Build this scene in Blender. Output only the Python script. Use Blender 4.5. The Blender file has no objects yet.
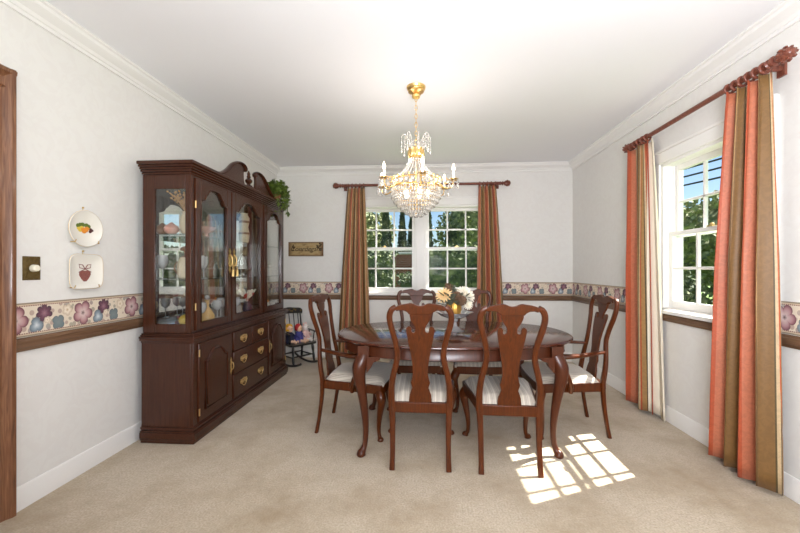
import bpy, math, random
from mathutils import Vector, Matrix
random.seed(7)
PI = math.pi
SC = bpy.context.scene
COL = SC.collection

# ------------------------------------------------------------------ camera
cam_d = bpy.data.cameras.new('camera')
cam = bpy.data.objects.new('camera', cam_d); COL.objects.link(cam)
cam.location = (0, 0, 1.22)
cam.rotation_euler = (PI/2, 0, 0.067)
cam_d.sensor_width = 36.0
cam_d.lens = 16.2
cam_d.shift_y = 0.0031
cam_d.clip_start = 0.02
SC.camera = cam

# ------------------------------------------------------------------ colour management
SC.view_settings.view_transform = 'Standard'
SC.view_settings.look = 'None'
SC.view_settings.gamma = 1
SC.view_settings.use_curve_mapping = False
SC.view_settings.exposure = 0.14
SC.cycles.use_denoising = True
SC.cycles.max_bounces = 10
SC.cycles.diffuse_bounces = 5
SC.cycles.glossy_bounces = 5
SC.cycles.transparent_max_bounces = 96
SC.cycles.sample_clamp_indirect = 6.0
SC.cycles.caustics_reflective = False
SC.cycles.caustics_refractive = False

# ------------------------------------------------------------------ sky, sun, added fill lights behind the camera
world = bpy.data.worlds.new('world'); SC.world = world
world.use_nodes = True
wn = world.node_tree.nodes; wl = world.node_tree.links
sky = wn.new('ShaderNodeTexSky')
sky.sky_type = 'NISHITA'; sky.sun_disc = False
sky.sun_elevation = math.radians(50); sky.sun_rotation = math.radians(66)
sky.air_density = 1.0; sky.dust_density = 0.6; sky.ozone_density = 3.0
wn['Background'].inputs['Strength'].default_value = 0.14
wl.new(sky.outputs[0], wn['Background'].inputs['Color'])

sun_d = bpy.data.lights.new('sun', 'SUN')
sun_d.energy = 20.0; sun_d.angle = math.radians(0.6); sun_d.color = (1.0, 0.95, 0.88)
sun = bpy.data.objects.new('sun', sun_d); COL.objects.link(sun)
sun.rotation_euler = Vector((-1, -0.36, -1.33)).to_track_quat('-Z', 'Y').to_euler()
sun.location = (6, 4, 8)

def area(name, loc, aim, sx, sy, power, color=(1, 1, 1)):
    d = bpy.data.lights.new(name, 'AREA'); d.shape = 'RECTANGLE'
    d.size = sx; d.size_y = sy; d.energy = power; d.color = color
    o = bpy.data.objects.new(name, d); COL.objects.link(o)
    o.location = loc
    o.rotation_euler = (Vector(aim) - Vector(loc)).to_track_quat('-Z', 'Y').to_euler()
    return o
area('front_fill', (-0.9, -1.86, 1.5), (1.9, 3, 1.3), 2.0, 1.7, 38, (0.94, 0.94, 1.0))  # added fill from behind the camera, standing in for window daylight
area('ceiling_fill', (0.35, -0.4, 1.3), (0.8, 1.25, 2.62), 0.8, 0.8, 96, (0.92, 0.94, 1.0))  # added fill aimed up to brighten the ceiling, standing in for a flash

# ------------------------------------------------------------------ helpers
def srgb(r, g, b):
    f = lambda c: (c/255/12.92) if c/255 <= 0.04045 else ((c/255+0.055)/1.055)**2.4
    return (f(r), f(g), f(b), 1.0)

class MB:
    def __init__(self): self.v = []; self.f = []; self.uv = None
    def add(self, vs, fs, M=None):
        n = len(self.v)
        for p in vs:
            p = Vector(p)
            if M is not None: p = M @ p
            self.v.append(p)
        for f in fs: self.f.append(tuple(i+n for i in f))
        return self
    def box(self, x0, x1, y0, y1, z0, z1, M=None):
        x0, x1 = sorted((x0, x1)); y0, y1 = sorted((y0, y1)); z0, z1 = sorted((z0, z1))
        vs = [(x0,y0,z0),(x1,y0,z0),(x1,y1,z0),(x0,y1,z0),(x0,y0,z1),(x1,y0,z1),(x1,y1,z1),(x0,y1,z1)]
        return self.add(vs, [(3,2,1,0),(4,5,6,7),(0,1,5,4),(1,2,6,5),(2,3,7,6),(3,0,4,7)], M)
    def prism(self, poly, a0, a1, axis='y', M=None, curve=None):
        """poly in the two remaining axes (order x,y,z); extruded a0..a1; curve(p)->offset along axis"""
        def mk(p, a):
            if curve: a = a + curve(p)
            if axis == 'x': return (a, p[0], p[1])
            if axis == 'y': return (p[0], a, p[1])
            return (p[0], p[1], a)
        n = len(poly)
        ar = sum(poly[i][0]*poly[(i+1) % n][1]-poly[(i+1) % n][0]*poly[i][1] for i in range(n))
        if (ar < 0) != (axis == 'y'): poly = poly[::-1]
        vs = [mk(p, a0) for p in poly] + [mk(p, a1) for p in poly]
        if a1 < a0: vs = vs[n:] + vs[:n]
        fs = [tuple(range(n))[::-1], tuple(range(n, 2*n))]
        fs += [(i, (i+1) % n, n+(i+1) % n, n+i) for i in range(n)]
        return self.add(vs, fs, M)
    def lathe(self, prof, c=(0, 0, 0), seg=20, M=None, flute=None, caps=True):
        vs = []; fs = []
        for (r, z) in prof:
            for k in range(seg):
                a = 2*PI*k/seg; rr = max(r, 1e-4)
                if flute: rr *= 1 + flute[1]*math.cos(flute[0]*a)
                vs.append((c[0]+rr*math.cos(a), c[1]+rr*math.sin(a), c[2]+z))
        n = len(prof)
        for i in range(n-1):
            for k in range(seg):
                k2 = (k+1) % seg
                fs.append((i*seg+k, i*seg+k2, (i+1)*seg+k2, (i+1)*seg+k))
        if caps: fs.append(tuple(range(seg))[::-1]); fs.append(tuple((n-1)*seg+k for k in range(seg)))
        return self.add(vs, fs, M)
    def tube(self, pts, rad, seg=10, up=None, closed=False, M=None, square=0.0):
        """rad: number, list of numbers, or list of (ra, rb); up fixes the section's b axis"""
        P = [Vector(p) for p in pts]; n = len(P)
        if not isinstance(rad, (list, tuple)): rad = [rad]*n
        vs = []; fs = []; ref = Vector(up) if up is not None else None
        for i in range(n):
            if closed: t = P[(i+1) % n]-P[i-1]
            else: t = P[min(i+1, n-1)]-P[max(i-1, 0)]
            t.normalize()
            if ref is None:
                ref = Vector((0, 0, 1)) if abs(t.z) < 0.9 else Vector((0, 1, 0))
                fixed = False
            else: fixed = up is not None
            b = ref - t*ref.dot(t)
            if b.length < 1e-5: b = Vector((1, 0, 0)) - t*t.x
            b.normalize(); a = t.cross(b)
            if not fixed: ref = b
            r = rad[i]; ra, rb = r if isinstance(r, (list, tuple)) else (r, r)
            for k in range(seg):
                w = 2*PI*k/seg; ca, sa = math.cos(w), math.sin(w)
                if square:
                    e = 1-square
                    ca = math.copysign(abs(ca)**e, ca); sa = math.copysign(abs(sa)**e, sa)
                vs.append(P[i]+a*ra*ca+b*rb*sa)
        m = n if closed else n-1
        for i in range(m):
            j = (i+1) % n
            for k in range(seg):
                k2 = (k+1) % seg
                fs.append((i*seg+k2, i*seg+k, j*seg+k, j*seg+k2)[::-1])
        if not closed:
            fs.append(tuple(range(seg))[::-1]); fs.append(tuple((n-1)*seg+k for k in range(seg)))
        return self.add(vs, fs, M)
    def ball(self, c, r, sc=(1, 1, 1), seg=12, ring=8, M=None):
        prof = [(r*math.sin(PI*i/ring), -r*math.cos(PI*i/ring)) for i in range(ring+1)]
        m = MB().lathe(prof, (0, 0, 0), seg)
        S = Matrix.Translation(Vector(c)) @ Matrix.Diagonal((sc[0], sc[1], sc[2], 1))
        if M is not None: S = M @ S
        return self.add(m.v, m.f, S)
    def merge(self, other, M=None): return self.add(other.v, other.f, M)
    def build(self, name, mat, parent=None, bevel=0.0, smooth=True, angle=38, segs=2, loc=None, uvf=None):
        me = bpy.data.meshes.new(name)
        me.from_pydata([tuple(p) for p in self.v], [], self.f)
        me.validate()
        if uvf:
            lay = me.uv_layers.new(name='UVMap')
            for l in me.loops:
                lay.data[l.index].uv = uvf(l.vertex_index, self.v[l.vertex_index])
        if smooth:
            for p in me.polygons: p.use_smooth = True
            me.set_sharp_from_angle(angle=math.radians(angle))
        me.materials.append(mat)
        o = bpy.data.objects.new(name, me); COL.objects.link(o)
        if parent is not None: o.parent = parent
        if loc is not None: o.location = loc
        if bevel:
            b = o.modifiers.new('bevel', 'BEVEL'); b.width = bevel; b.segments = segs
            b.limit_method = 'ANGLE'; b.angle_limit = math.radians(40)
        return o

def tag(o, label, cat, group=None):
    o['label'] = label; o['category'] = cat
    if group: o['group'] = group
    return o
def thing(name, label, cat, loc=(0, 0, 0), rz=0.0, group=None):
    o = bpy.data.objects.new(name, None); COL.objects.link(o)
    o.location = loc; o.rotation_euler = (0, 0, rz); o.empty_display_size = 0.1
    return tag(o, label, cat, group)
def struct(o):
    o['kind'] = 'structure'; return o
def dup(root, loc, rz=0.0, label=None):
    r = root.copy(); COL.objects.link(r); r.location = loc; r.rotation_euler = (0, 0, rz)
    if label: r['label'] = label
    for ch in list(root.children):
        c = ch.copy(); COL.objects.link(c); c.parent = r
        for g in list(ch.children):
            d = g.copy(); COL.objects.link(d); d.parent = c
    return r
def smoothpath(pts, n=6):
    """Catmull-Rom through tuples of any length"""
    out = []
    P = [pts[0]] + list(pts) + [pts[-1]]
    for i in range(1, len(P)-2):
        for k in range(n):
            t = k/n
            out.append(tuple(0.5*((2*b)+(-a+c)*t+(2*a-5*b+4*c-d)*t*t+(-a+3*b-3*c+d)*t**3)
                             for a, b, c, d in zip(P[i-1], P[i], P[i+1], P[i+2])))
    out.append(tuple(pts[-1])); return out

# ------------------------------------------------------------------ materials
def newmat(name):
    m = bpy.data.materials.new(name); m.use_nodes = True
    return m, m.node_tree.nodes, m.node_tree.links, m.node_tree.nodes['Principled BSDF']
def plain(name, col, rough=0.5, metal=0.0, spec=0.5, coat=0.0, bump=0.0, bscale=60, var=0.0):
    m, N, L, P = newmat(name)
    P.inputs['Base Color'].default_value = col; P.inputs['Roughness'].default_value = rough
    P.inputs['Metallic'].default_value = metal; P.inputs['Specular IOR Level'].default_value = spec
    P.inputs['Coat Weight'].default_value = coat
    tc = N.new('ShaderNodeTexCoord')
    nz = N.new('ShaderNodeTexNoise'); nz.inputs['Scale'].default_value = bscale; nz.inputs['Detail'].default_value = 4
    L.new(tc.outputs['Object'], nz.inputs['Vector'])
    v = var if var else 0.05
    mx = N.new('ShaderNodeMix'); mx.data_type = 'RGBA'
    mx.inputs[6].default_value = tuple(c*(1-v) for c in col[:3])+(1,)
    mx.inputs[7].default_value = tuple(min(1, c*(1+v)) for c in col[:3])+(1,)
    L.new(nz.outputs['Fac'], mx.inputs[0]); L.new(mx.outputs[2], P.inputs['Base Color'])
    if bump:
        b = N.new('ShaderNodeBump'); b.inputs['Strength'].default_value = bump; b.inputs['Distance'].default_value = 0.01
        L.new(nz.outputs['Fac'], b.inputs['Height']); L.new(b.outputs[0], P.inputs['Normal'])
    return m
def wood(name, dark, light, rough=0.28, stretch=(30, 30, 1.6), coat=0.35):
    m, N, L, P = newmat(name)
    tc = N.new('ShaderNodeTexCoord'); mp = N.new('ShaderNodeMapping')
    mp.inputs['Scale'].default_value = stretch
    L.new(tc.outputs['Object'], mp.inputs['Vector'])
    nz = N.new('ShaderNodeTexNoise'); nz.inputs['Scale'].default_value = 3.0; nz.inputs['Detail'].default_value = 7
    nz.inputs['Distortion'].default_value = 1.2
    L.new(mp.outputs[0], nz.inputs['Vector'])
    cr = N.new('ShaderNodeValToRGB')
    cr.color_ramp.elements[0].position = 0.3; cr.color_ramp.elements[0].color = dark
    cr.color_ramp.elements[1].position = 0.72; cr.color_ramp.elements[1].color = light
    L.new(nz.outputs['Fac'], cr.inputs[0]); L.new(cr.outputs[0], P.inputs['Base Color'])
    P.inputs['Roughness'].default_value = rough
    P.inputs['Coat Weight'].default_value = coat*0.7; P.inputs['Coat Roughness'].default_value = 0.12; P.inputs['Specular IOR Level'].default_value = 0.3
    return m
def clear(name, tint=(1, 1, 1, 1), gloss=1.0, ior=1.5, rough=0.0):
    """thin pane: transparent with a fresnel reflection"""
    m, N, L, P = newmat(name); N.remove(P)
    out = N['Material Output']
    tr = N.new('ShaderNodeBsdfTransparent'); tr.inputs[0].default_value = tint
    gl = N.new('ShaderNodeBsdfGlossy'); gl.inputs['Roughness'].default_value = rough
    fr = N.new('ShaderNodeFresnel')
    ge = N.new('ShaderNodeNewGeometry'); mr = N.new('ShaderNodeMapRange')      # same reflectance from both faces of the pane
    mr.inputs['To Min'].default_value = ior; mr.inputs['To Max'].default_value = 1/ior
    L.new(ge.outputs['Backfacing'], mr.inputs['Value']); L.new(mr.outputs[0], fr.inputs[0])
    mu = N.new('ShaderNodeMath'); mu.operation = 'MULTIPLY'; mu.inputs[1].default_value = gloss
    mu.use_clamp = True
    mx = N.new('ShaderNodeMixShader')
    L.new(fr.outputs[0], mu.inputs[0]); L.new(mu.outputs[0], mx.inputs[0])
    L.new(tr.outputs[0], mx.inputs[1]); L.new(gl.outputs[0], mx.inputs[2]); L.new(mx.outputs[0], out.inputs[0])
    return m
def emit(name, col, s):
    m, N, L, P = newmat(name)
    P.inputs['Base Color'].default_value = col
    P.inputs['Emission Color'].default_value = col; P.inputs['Emission Strength'].default_value = s
    return m
def crystal_mat(name, tint=(1, 1, 1, 1), haze=0.3):
    m, N, L, P = newmat(name); N.remove(P); out = N['Material Output']
    tr = N.new('ShaderNodeBsdfTransparent'); tr.inputs[0].default_value = tint
    gl = N.new('ShaderNodeBsdfGlossy'); gl.inputs['Roughness'].default_value = 0.06
    tl = N.new('ShaderNodeBsdfTranslucent'); tl.inputs[0].default_value = tint
    df = N.new('ShaderNodeBsdfDiffuse'); df.inputs[0].default_value = tint
    m0 = N.new('ShaderNodeMixShader'); m0.inputs[0].default_value = 0.5
    L.new(tl.outputs[0], m0.inputs[1]); L.new(df.outputs[0], m0.inputs[2])
    m1 = N.new('ShaderNodeMixShader'); m1.inputs[0].default_value = haze
    L.new(tr.outputs[0], m1.inputs[1]); L.new(m0.outputs[0], m1.inputs[2])
    lw = N.new('ShaderNodeLayerWeight'); lw.inputs[0].default_value = 0.45
    m2 = N.new('ShaderNodeMixShader')
    L.new(lw.outputs['Facing'], m2.inputs[0])
    L.new(m1.outputs[0], m2.inputs[1]); L.new(gl.outputs[0], m2.inputs[2]); L.new(m2.outputs[0], out.inputs[0])
    return m

class NT:
    """small helper for math node chains"""
    def __init__(self, m): self.N = m.node_tree.nodes; self.L = m.node_tree.links
    def _in(self, s, v):
        if isinstance(v, (int, float)): s.default_value = v
        else: self.L.new(v, s)
    def m(self, op, a, b=0.0, c=0.0, clamp=False):
        n = self.N.new('ShaderNodeMath'); n.operation = op; n.use_clamp = clamp
        self._in(n.inputs[0], a); self._in(n.inputs[1], b)
        if op in ('MULTIPLY_ADD', 'COMPARE'): self._in(n.inputs[2], c)
        return n.outputs[0]
    def mix(self, f, a, b):
        n = self.N.new('ShaderNodeMix'); n.data_type = 'RGBA'
        self._in(n.inputs[0], f)
        for k, v in ((6, a), (7, b)):
            if isinstance(v, tuple): n.inputs[k].default_value = v
            else: self.L.new(v, n.inputs[k])
        return n.outputs[2]
    def ramp(self, f, stops, interp='LINEAR'):
        n = self.N.new('ShaderNodeValToRGB'); r = n.color_ramp; r.interpolation = interp
        r.elements[0].position = stops[0][0]; r.elements[0].color = stops[0][1]
        r.elements[1].position = stops[1][0]; r.elements[1].color = stops[1][1]
        for p, c in stops[2:]:
            e = r.elements.new(p); e.color = c
        self.L.new(f, n.inputs[0]); return n.outputs[0]

def wallpaper_mat():
    m, N, L, P = newmat('cream_damask_wallpaper'); h = NT(m)
    tc = N.new('ShaderNodeTexCoord')
    nz = N.new('ShaderNodeTexNoise'); nz.inputs['Scale'].default_value = 9; nz.inputs['Detail'].default_value = 3
    nz.inputs['Distortion'].default_value = 2.2
    L.new(tc.outputs['Object'], nz.inputs['Vector'])
    big = N.new('ShaderNodeTexNoise'); big.inputs['Scale'].default_value = 1.3
    L.new(tc.outputs['Object'], big.inputs['Vector'])
    f = h.ramp(nz.outputs['Fac'], [(0.46, (0, 0, 0, 1)), (0.54, (1, 1, 1, 1))])
    c1 = h.mix(f, srgb(226, 223, 219), srgb(229, 227, 223))
    c2 = h.mix(big.outputs['Fac'], srgb(233, 228, 223), srgb(226, 228, 223))
    n = N.new('ShaderNodeMix'); n.data_type = 'RGBA'; n.blend_type = 'MIX'; n.inputs[0].default_value = 0.4
    L.new(c1, n.inputs[6]); L.new(c2, n.inputs[7])
    L.new(n.outputs[2], P.inputs['Base Color'])
    P.inputs['Roughness'].default_value = 0.6; P.inputs['Specular IOR Level'].default_value = 0.25
    return m
def carpet_mat():
    m, N, L, P = newmat('beige_carpet'); h = NT(m)
    tc = N.new('ShaderNodeTexCoord')
    fine = N.new('ShaderNodeTexNoise'); fine.inputs['Scale'].default_value = 105; fine.inputs['Detail'].default_value = 2
    mid = N.new('ShaderNodeTexNoise'); mid.inputs['Scale'].default_value = 22; mid.inputs['Detail'].default_value = 5
    big = N.new('ShaderNodeTexNoise'); big.inputs['Scale'].default_value = 2.1; big.inputs['Detail'].default_value = 4
    big.inputs['Roughness'].default_value = 0.62
    for n in (fine, mid, big): L.new(tc.outputs['Object'], n.inputs['Vector'])
    c = h.mix(fine.outputs['Fac'], srgb(150, 134, 112), srgb(224, 210, 188))
    c2 = h.mix(h.ramp(big.outputs['Fac'], [(0.42, (0, 0, 0, 1)), (0.72, (1, 1, 1, 1))]), c, srgb(164, 145, 118))
    n = N.new('ShaderNodeMix'); n.data_type = 'RGBA'; n.blend_type = 'MULTIPLY'; n.inputs[0].default_value = 0.35
    L.new(c2, n.inputs[6]); L.new(h.ramp(mid.outputs['Fac'], [(0.3, (.8, .8, .78, 1)), (0.6, (1, 1, 1, 1))]), n.inputs[7])
    L.new(n.outputs[2], P.inputs['Base Color'])
    P.inputs['Roughness'].default_value = 0.95; P.inputs['Specular IOR Level'].default_value = 0.1
    P.inputs['Sheen Weight'].default_value = 0.2
    b = N.new('ShaderNodeBump'); b.inputs['Strength'].default_value = 0.5; b.inputs['Distance'].default_value = 0.006
    L.new(h.m('ADD', fine.outputs['Fac'], h.m('MULTIPLY', mid.outputs['Fac'], 1.3)), b.inputs['Height'])
    L.new(b.outputs[0], P.inputs['Normal'])
    return m
def border_mat():
    """floral wallpaper border; UV u in metres along the strip, v 0..1 across"""
    m, N, L, P = newmat('floral_wallpaper_border'); h = NT(m)
    uv = N.new('ShaderNodeUVMap'); sp = N.new('ShaderNodeSeparateXYZ'); L.new(uv.outputs[0], sp.inputs[0])
    u, v = sp.outputs[0], sp.outputs[1]
    PER = 0.36
    col = srgb(222, 208, 188)
    vor = N.new('ShaderNodeTexVoronoi'); vor.inputs['Scale'].default_value = 32
    cb = N.new('ShaderNodeCombineXYZ'); L.new(u, cb.inputs[0]); L.new(h.m('MULTIPLY', v, 0.15), cb.inputs[1])
    L.new(cb.outputs[0], vor.inputs['Vector'])
    leafc = h.ramp(vor.outputs['Color'], [(0.0, srgb(120, 122, 120)), (0.3, srgb(160, 128, 120)), (0.5, srgb(134, 130, 112)), (0.8, srgb(120, 100, 110))], 'CONSTANT')
    leaff = h.m('MULTIPLY', h.m('LESS_THAN', vor.outputs['Distance'], 0.40), 0.62)
    base = h.mix(leaff, col, leafc)
    def flower(base, cu, cv, R, pet, stops, phase=0.0):
        du = h.m('SUBTRACT', h.m('MULTIPLY', h.m('FRACT', h.m('DIVIDE', h.m('ADD', u, PER/2-cu), PER)), PER), PER/2)
        dv = h.m('MULTIPLY', h.m('SUBTRACT', v, cv), 0.15)
        r = h.m('SQRT', h.m('ADD', h.m('MULTIPLY', du, du), h.m('MULTIPLY', dv, dv)))
        a = h.m('ARCTAN2', dv, du)
        w = h.m('MULTIPLY_ADD', h.m('SQRT', h.m('ABSOLUTE', h.m('COSINE', h.m('MULTIPLY_ADD', a, pet/2, phase)))), 0.42, 0.66)
        q = h.m('DIVIDE', r, h.m('MULTIPLY', w, R))
        return h.mix(h.m('LESS_THAN', q, 1.0), base, h.ramp(q, stops))
    mauve = [(0.0, srgb(92, 66, 66)), (0.25, srgb(214, 190, 186)), (0.7, srgb(184, 140, 142)), (0.95, srgb(120, 74, 84))]
    blue = [(0.0, srgb(216, 220, 222)), (0.5, srgb(150, 164, 174)), (0.95, srgb(104, 116, 124))]
    plum = [(0.0, srgb(160, 120, 130)), (0.5, srgb(112, 72, 88)), (0.95, srgb(84, 58, 70))]
    cream = [(0.0, srgb(190, 160, 120)), (0.4, srgb(236, 224, 206)), (0.95, srgb(200, 180, 156))]
    base = flower(base, 0.16, 0.64, 0.040, 7, plum, 0.8)
    base = flower(base, 0.285, 0.66, 0.028, 5, cream, 0.3)
    base = flower(base, 0.12, 0.30, 0.034, 3, blue, 0.5)
    base = flower(base, 0.235, 0.30, 0.034, 4, [(0.0, srgb(130, 140, 140)), (0.9, srgb(112, 124, 128)), (0.96, srgb(90, 100, 100))], 1.4)
    base = flower(base, 0.02, 0.5, 0.058, 5, mauve, 0.4)
    base = flower(base, 0.175, 0.42, 0.016, 5, cream, 0.0)
    # edge bands: tan with a dark outer line and a row of red dots
    e = h.m('ABSOLUTE', h.m('SUBTRACT', v, 0.5))
    base = h.mix(h.m('GREATER_THAN', e, 0.395), base, srgb(206, 186, 160))
    dots = h.m('MULTIPLY', h.m('GREATER_THAN', h.m('FRACT', h.m('DIVIDE', u, 0.011)), 0.4), h.m('COMPARE', e, 0.405, 0.014))
    base = h.mix(dots, base, srgb(128, 68, 70))
    base = h.mix(h.m('GREATER_THAN', e, 0.455), base, srgb(150, 136, 116))
    L.new(base, P.inputs['Base Color'])
    P.inputs['Roughness'].default_value = 0.55
    return m
def curtain_mat(name, rep, off, softer=False):
    m, N, L, P = newmat(name); h = NT(m)
    uv = N.new('ShaderNodeUVMap'); sp = N.new('ShaderNodeSeparateXYZ'); L.new(uv.outputs[0], sp.inputs[0])
    t = h.m('FRACT', h.m('MULTIPLY_ADD', sp.outputs[0], rep, off))
    coral, gold, olive, green, cream = srgb(198, 92, 54), srgb(180, 138, 84), srgb(134, 97, 50), srgb(92, 76, 42), srgb(212, 184, 142)
    if softer: coral, olive, gold = srgb(196, 116, 84), srgb(150, 114, 66), srgb(190, 152, 100)  # paler, less saturated stripe colours for the back curtains
    c = h.ramp(t, [(0.0, coral), (0.22, srgb(206, 122, 88)), (0.315, cream), (0.34, green), (0.352, gold), (0.385, coral), (0.40, cream), (0.425, green), (0.437, olive), (0.54, gold),
                   (0.58, srgb(116, 82, 42)), (0.66, gold), (0.69, olive), (0.79, green), (0.802, cream), (0.83, coral), (0.845, gold), (0.88, green), (0.892, cream), (0.917, coral)], 'CONSTANT')
    nz = N.new('ShaderNodeTexNoise'); nz.inputs['Scale'].default_value = 26; nz.inputs['Distortion'].default_value = 2.0
    tc = N.new('ShaderNodeTexCoord'); L.new(tc.outputs['Object'], nz.inputs['Vector'])
    n = N.new('ShaderNodeMix'); n.data_type = 'RGBA'; n.blend_type = 'MULTIPLY'; n.inputs[0].default_value = 0.5
    L.new(c, n.inputs[6]); L.new(h.ramp(nz.outputs['Fac'], [(0.42, (.78, .78, .78, 1)), (0.58, (1, 1, 1, 1))]), n.inputs[7])
    L.new(n.outputs[2], P.inputs['Base Color'])
    P.inputs['Roughness'].default_value = 0.5; P.inputs['Sheen Weight'].default_value = 0.14
    tl = N.new('ShaderNodeBsdfTranslucent'); L.new(n.outputs[2], tl.inputs[0])
    mx = N.new('ShaderNodeMixShader'); mx.inputs[0].default_value = 0.22
    L.new(P.outputs[0], mx.inputs[1]); L.new(tl.outputs[0], mx.inputs[2]); L.new(mx.outputs[0], N['Material Output'].inputs[0])
    return m
def cushion_mat():
    m, N, L, P = newmat('striped_seat_fabric'); h = NT(m)
    tc = N.new('ShaderNodeTexCoord'); sp = N.new('ShaderNodeSeparateXYZ'); L.new(tc.outputs['Object'], sp.inputs[0])
    t = h.m('FRACT', h.m('DIVIDE', h.m('ADD', sp.outputs[0], 1.0), 0.034))
    c = h.ramp(t, [(0.0, srgb(206, 197, 182)), (0.34, srgb(172, 160, 144)), (0.46, srgb(192, 181, 166)), (0.6, srgb(152, 140, 124)), (0.68, srgb(196, 186, 172)), (0.9, srgb(178, 166, 150))], 'CONSTANT')
    L.new(c, P.inputs['Base Color']); P.inputs['Roughness'].default_value = 0.7; P.inputs['Sheen Weight'].default_value = 0.2
    return m
def foliage_mat(name, a, b, c):
    m, N, L, P = newmat(name); h = NT(m)
    tc = N.new('ShaderNodeTexCoord')
    nz = N.new('ShaderNodeTexNoise'); nz.inputs['Scale'].default_value = 5; nz.inputs['Detail'].default_value = 6
    L.new(tc.outputs['Object'], nz.inputs['Vector'])
    L.new(h.ramp(nz.outputs['Fac'], [(0.3, a), (0.5, b), (0.7, c)]), P.inputs['Base Color'])
    P.inputs['Roughness'].default_value = 0.7; P.inputs['Specular IOR Level'].default_value = 0.2
    return m
def brick_mat():
    m, N, L, P = newmat('red_brick')
    tc = N.new('ShaderNodeTexCoord'); mp = N.new('ShaderNodeMapping'); mp.inputs['Rotation'].default_value = (PI/2, 0, 0)
    L.new(tc.outputs['Object'], mp.inputs[0])
    b = N.new('ShaderNodeTexBrick'); b.inputs['Scale'].default_value = 4
    b.inputs['Color1'].default_value = srgb(150, 84, 66); b.inputs['Color2'].default_value = srgb(124, 66, 54); b.inputs['Mortar'].default_value = srgb(178, 162, 150)
    L.new(mp.outputs[0], b.inputs['Vector']); L.new(b.outputs['Color'], P.inputs['Base Color'])
    P.inputs['Roughness'].default_value = 0.9
    return m
def plate_mat():
    m, N, L, P = newmat('parchment_sign'); h = NT(m)
    tc = N.new('ShaderNodeTexCoord'); sp = N.new('ShaderNodeSeparateXYZ'); L.new(tc.outputs['Generated'], sp.inputs[0])
    nz = N.new('ShaderNodeTexNoise'); nz.inputs['Scale'].default_value = 4; nz.inputs['Detail'].default_value = 6
    L.new(tc.outputs['Generated'], nz.inputs['Vector'])
    c = h.ramp(nz.outputs['Fac'], [(0.3, srgb(112, 84, 48)), (0.5, srgb(176, 152, 106)), (0.7, srgb(152, 122, 76))])
    e = h.m('MAXIMUM', h.m('ABSOLUTE', h.m('SUBTRACT', sp.outputs[0], 0.5)), h.m('ABSOLUTE', h.m('SUBTRACT', sp.outputs[2], 0.5)))
    f = h.ramp(e, [(0.36, (0, 0, 0, 1)), (0.5, (1, 1, 1, 1))])
    L.new(h.mix(f, c, srgb(92, 58, 28)), P.inputs['Base Color'])
    return m

M = {}
M['wall'] = wallpaper_mat()
M['carpet'] = carpet_mat()
M['ceiling'] = plain('white_ceiling_paint', srgb(240, 240, 242), 0.8, spec=0.2, bscale=3, var=0.012)
M['trimwhite'] = plain('white_trim_paint', srgb(236, 234, 230), 0.4, bscale=5, var=0.01)
M['border'] = border_mat()
M['cas'] = wood('brown_stained_casing', srgb(88, 54, 36), srgb(142, 98, 68), 0.35)
M['railY'] = wood('brown_stained_rail', srgb(92, 66, 48), srgb(128, 98, 74), 0.4, (12, 0.9, 14))
M['railX'] = wood('brown_stained_rail_back', srgb(92, 66, 48), srgb(128, 98, 74), 0.4, (0.9, 12, 14))
M['cab'] = wood('mahogany', srgb(54, 26, 14), srgb(72, 37, 21), 0.24, (30, 30, 1.3))
M['cabh'] = wood('mahogany_lengthwise', srgb(54, 26, 14), srgb(72, 37, 21), 0.24, (30, 1.3, 30))
M['cabin'] = wood('mahogany_inside', srgb(80, 44, 30), srgb(110, 66, 44), 0.35)
M['chair'] = wood('cherry', srgb(62, 26, 5), srgb(90, 41, 9), 0.3, (34, 34, 1.5), 0.12)
M['table'] = wood('cherry_table_top', srgb(58, 27, 17), srgb(78, 38, 24), 0.12, (1.2, 30, 30), 0.7)
M['tleg'] = wood('cherry_table_leg', srgb(64, 29, 14), srgb(82, 40, 20), 0.3, (34, 34, 1.5), 0.15)
M['rod'] = wood('walnut_rod', srgb(88, 44, 34), srgb(140, 82, 64), 0.3)
M['cush'] = cushion_mat()
M['brass'] = plain('polished_brass', srgb(212, 182, 122), 0.3, 1.0)
M['gold'] = plain('gold_plate', srgb(246, 208, 136), 0.28, 1.0)
M['antique'] = plain('antique_brass', srgb(124, 104, 66), 0.4, 1.0, bump=0.8, bscale=90, var=0.3)
M['mirror'] = plain('mirror', (0.86, 0.88, 0.87, 1), 0.015, 1.0, var=0.001)
M['glass'] = clear('cabinet_glass', (0.97, 0.98, 0.975, 1), 1.5)
M['pane'] = clear('window_glass', (0.96, 0.98, 0.98, 1), 0.03)
M['shelf'] = clear('glass_shelf', (0.8, 0.88, 0.86, 1), 1.2)
M['crystal'] = crystal_mat('crystal', (1, 0.98, 0.94, 1), 0.62)
M['cut'] = crystal_mat('cut_glass', (0.97, 0.98, 1, 1), 0.6)
M['bulb'] = emit('lit_bulb', (1.0, 0.84, 0.62, 1), 9)
M['candle'] = plain('ivory_candle_sleeve', srgb(240, 232, 214), 0.5)
M['porc'] = plain('white_porcelain', srgb(234, 230, 220), 0.15, coat=0.5, var=0.01)
M['ivory'] = plain('ivory_plastic', srgb(238, 230, 208), 0.35)
M['silver'] = plain('silver', srgb(205, 205, 205), 0.18, 1.0)
M['black'] = plain('black_lacquer', srgb(24, 22, 21), 0.3, coat=0.4)
M['wire'] = plain('black_cable', srgb(30, 32, 36), 0.6)
M['lining'] = plain('cream_curtain_lining', srgb(236, 226, 204), 0.8, var=0.03)
def pc(name, r, g, b, rough=0.6, **k): M[name] = plain(name, srgb(r, g, b), rough, **k)
pc('yellow_wool', 232, 178, 52, 0.9, bump=0.6); pc('navy_cloth', 38, 42, 66, 0.8); pc('red_cloth', 176, 40, 44, 0.8)
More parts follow.
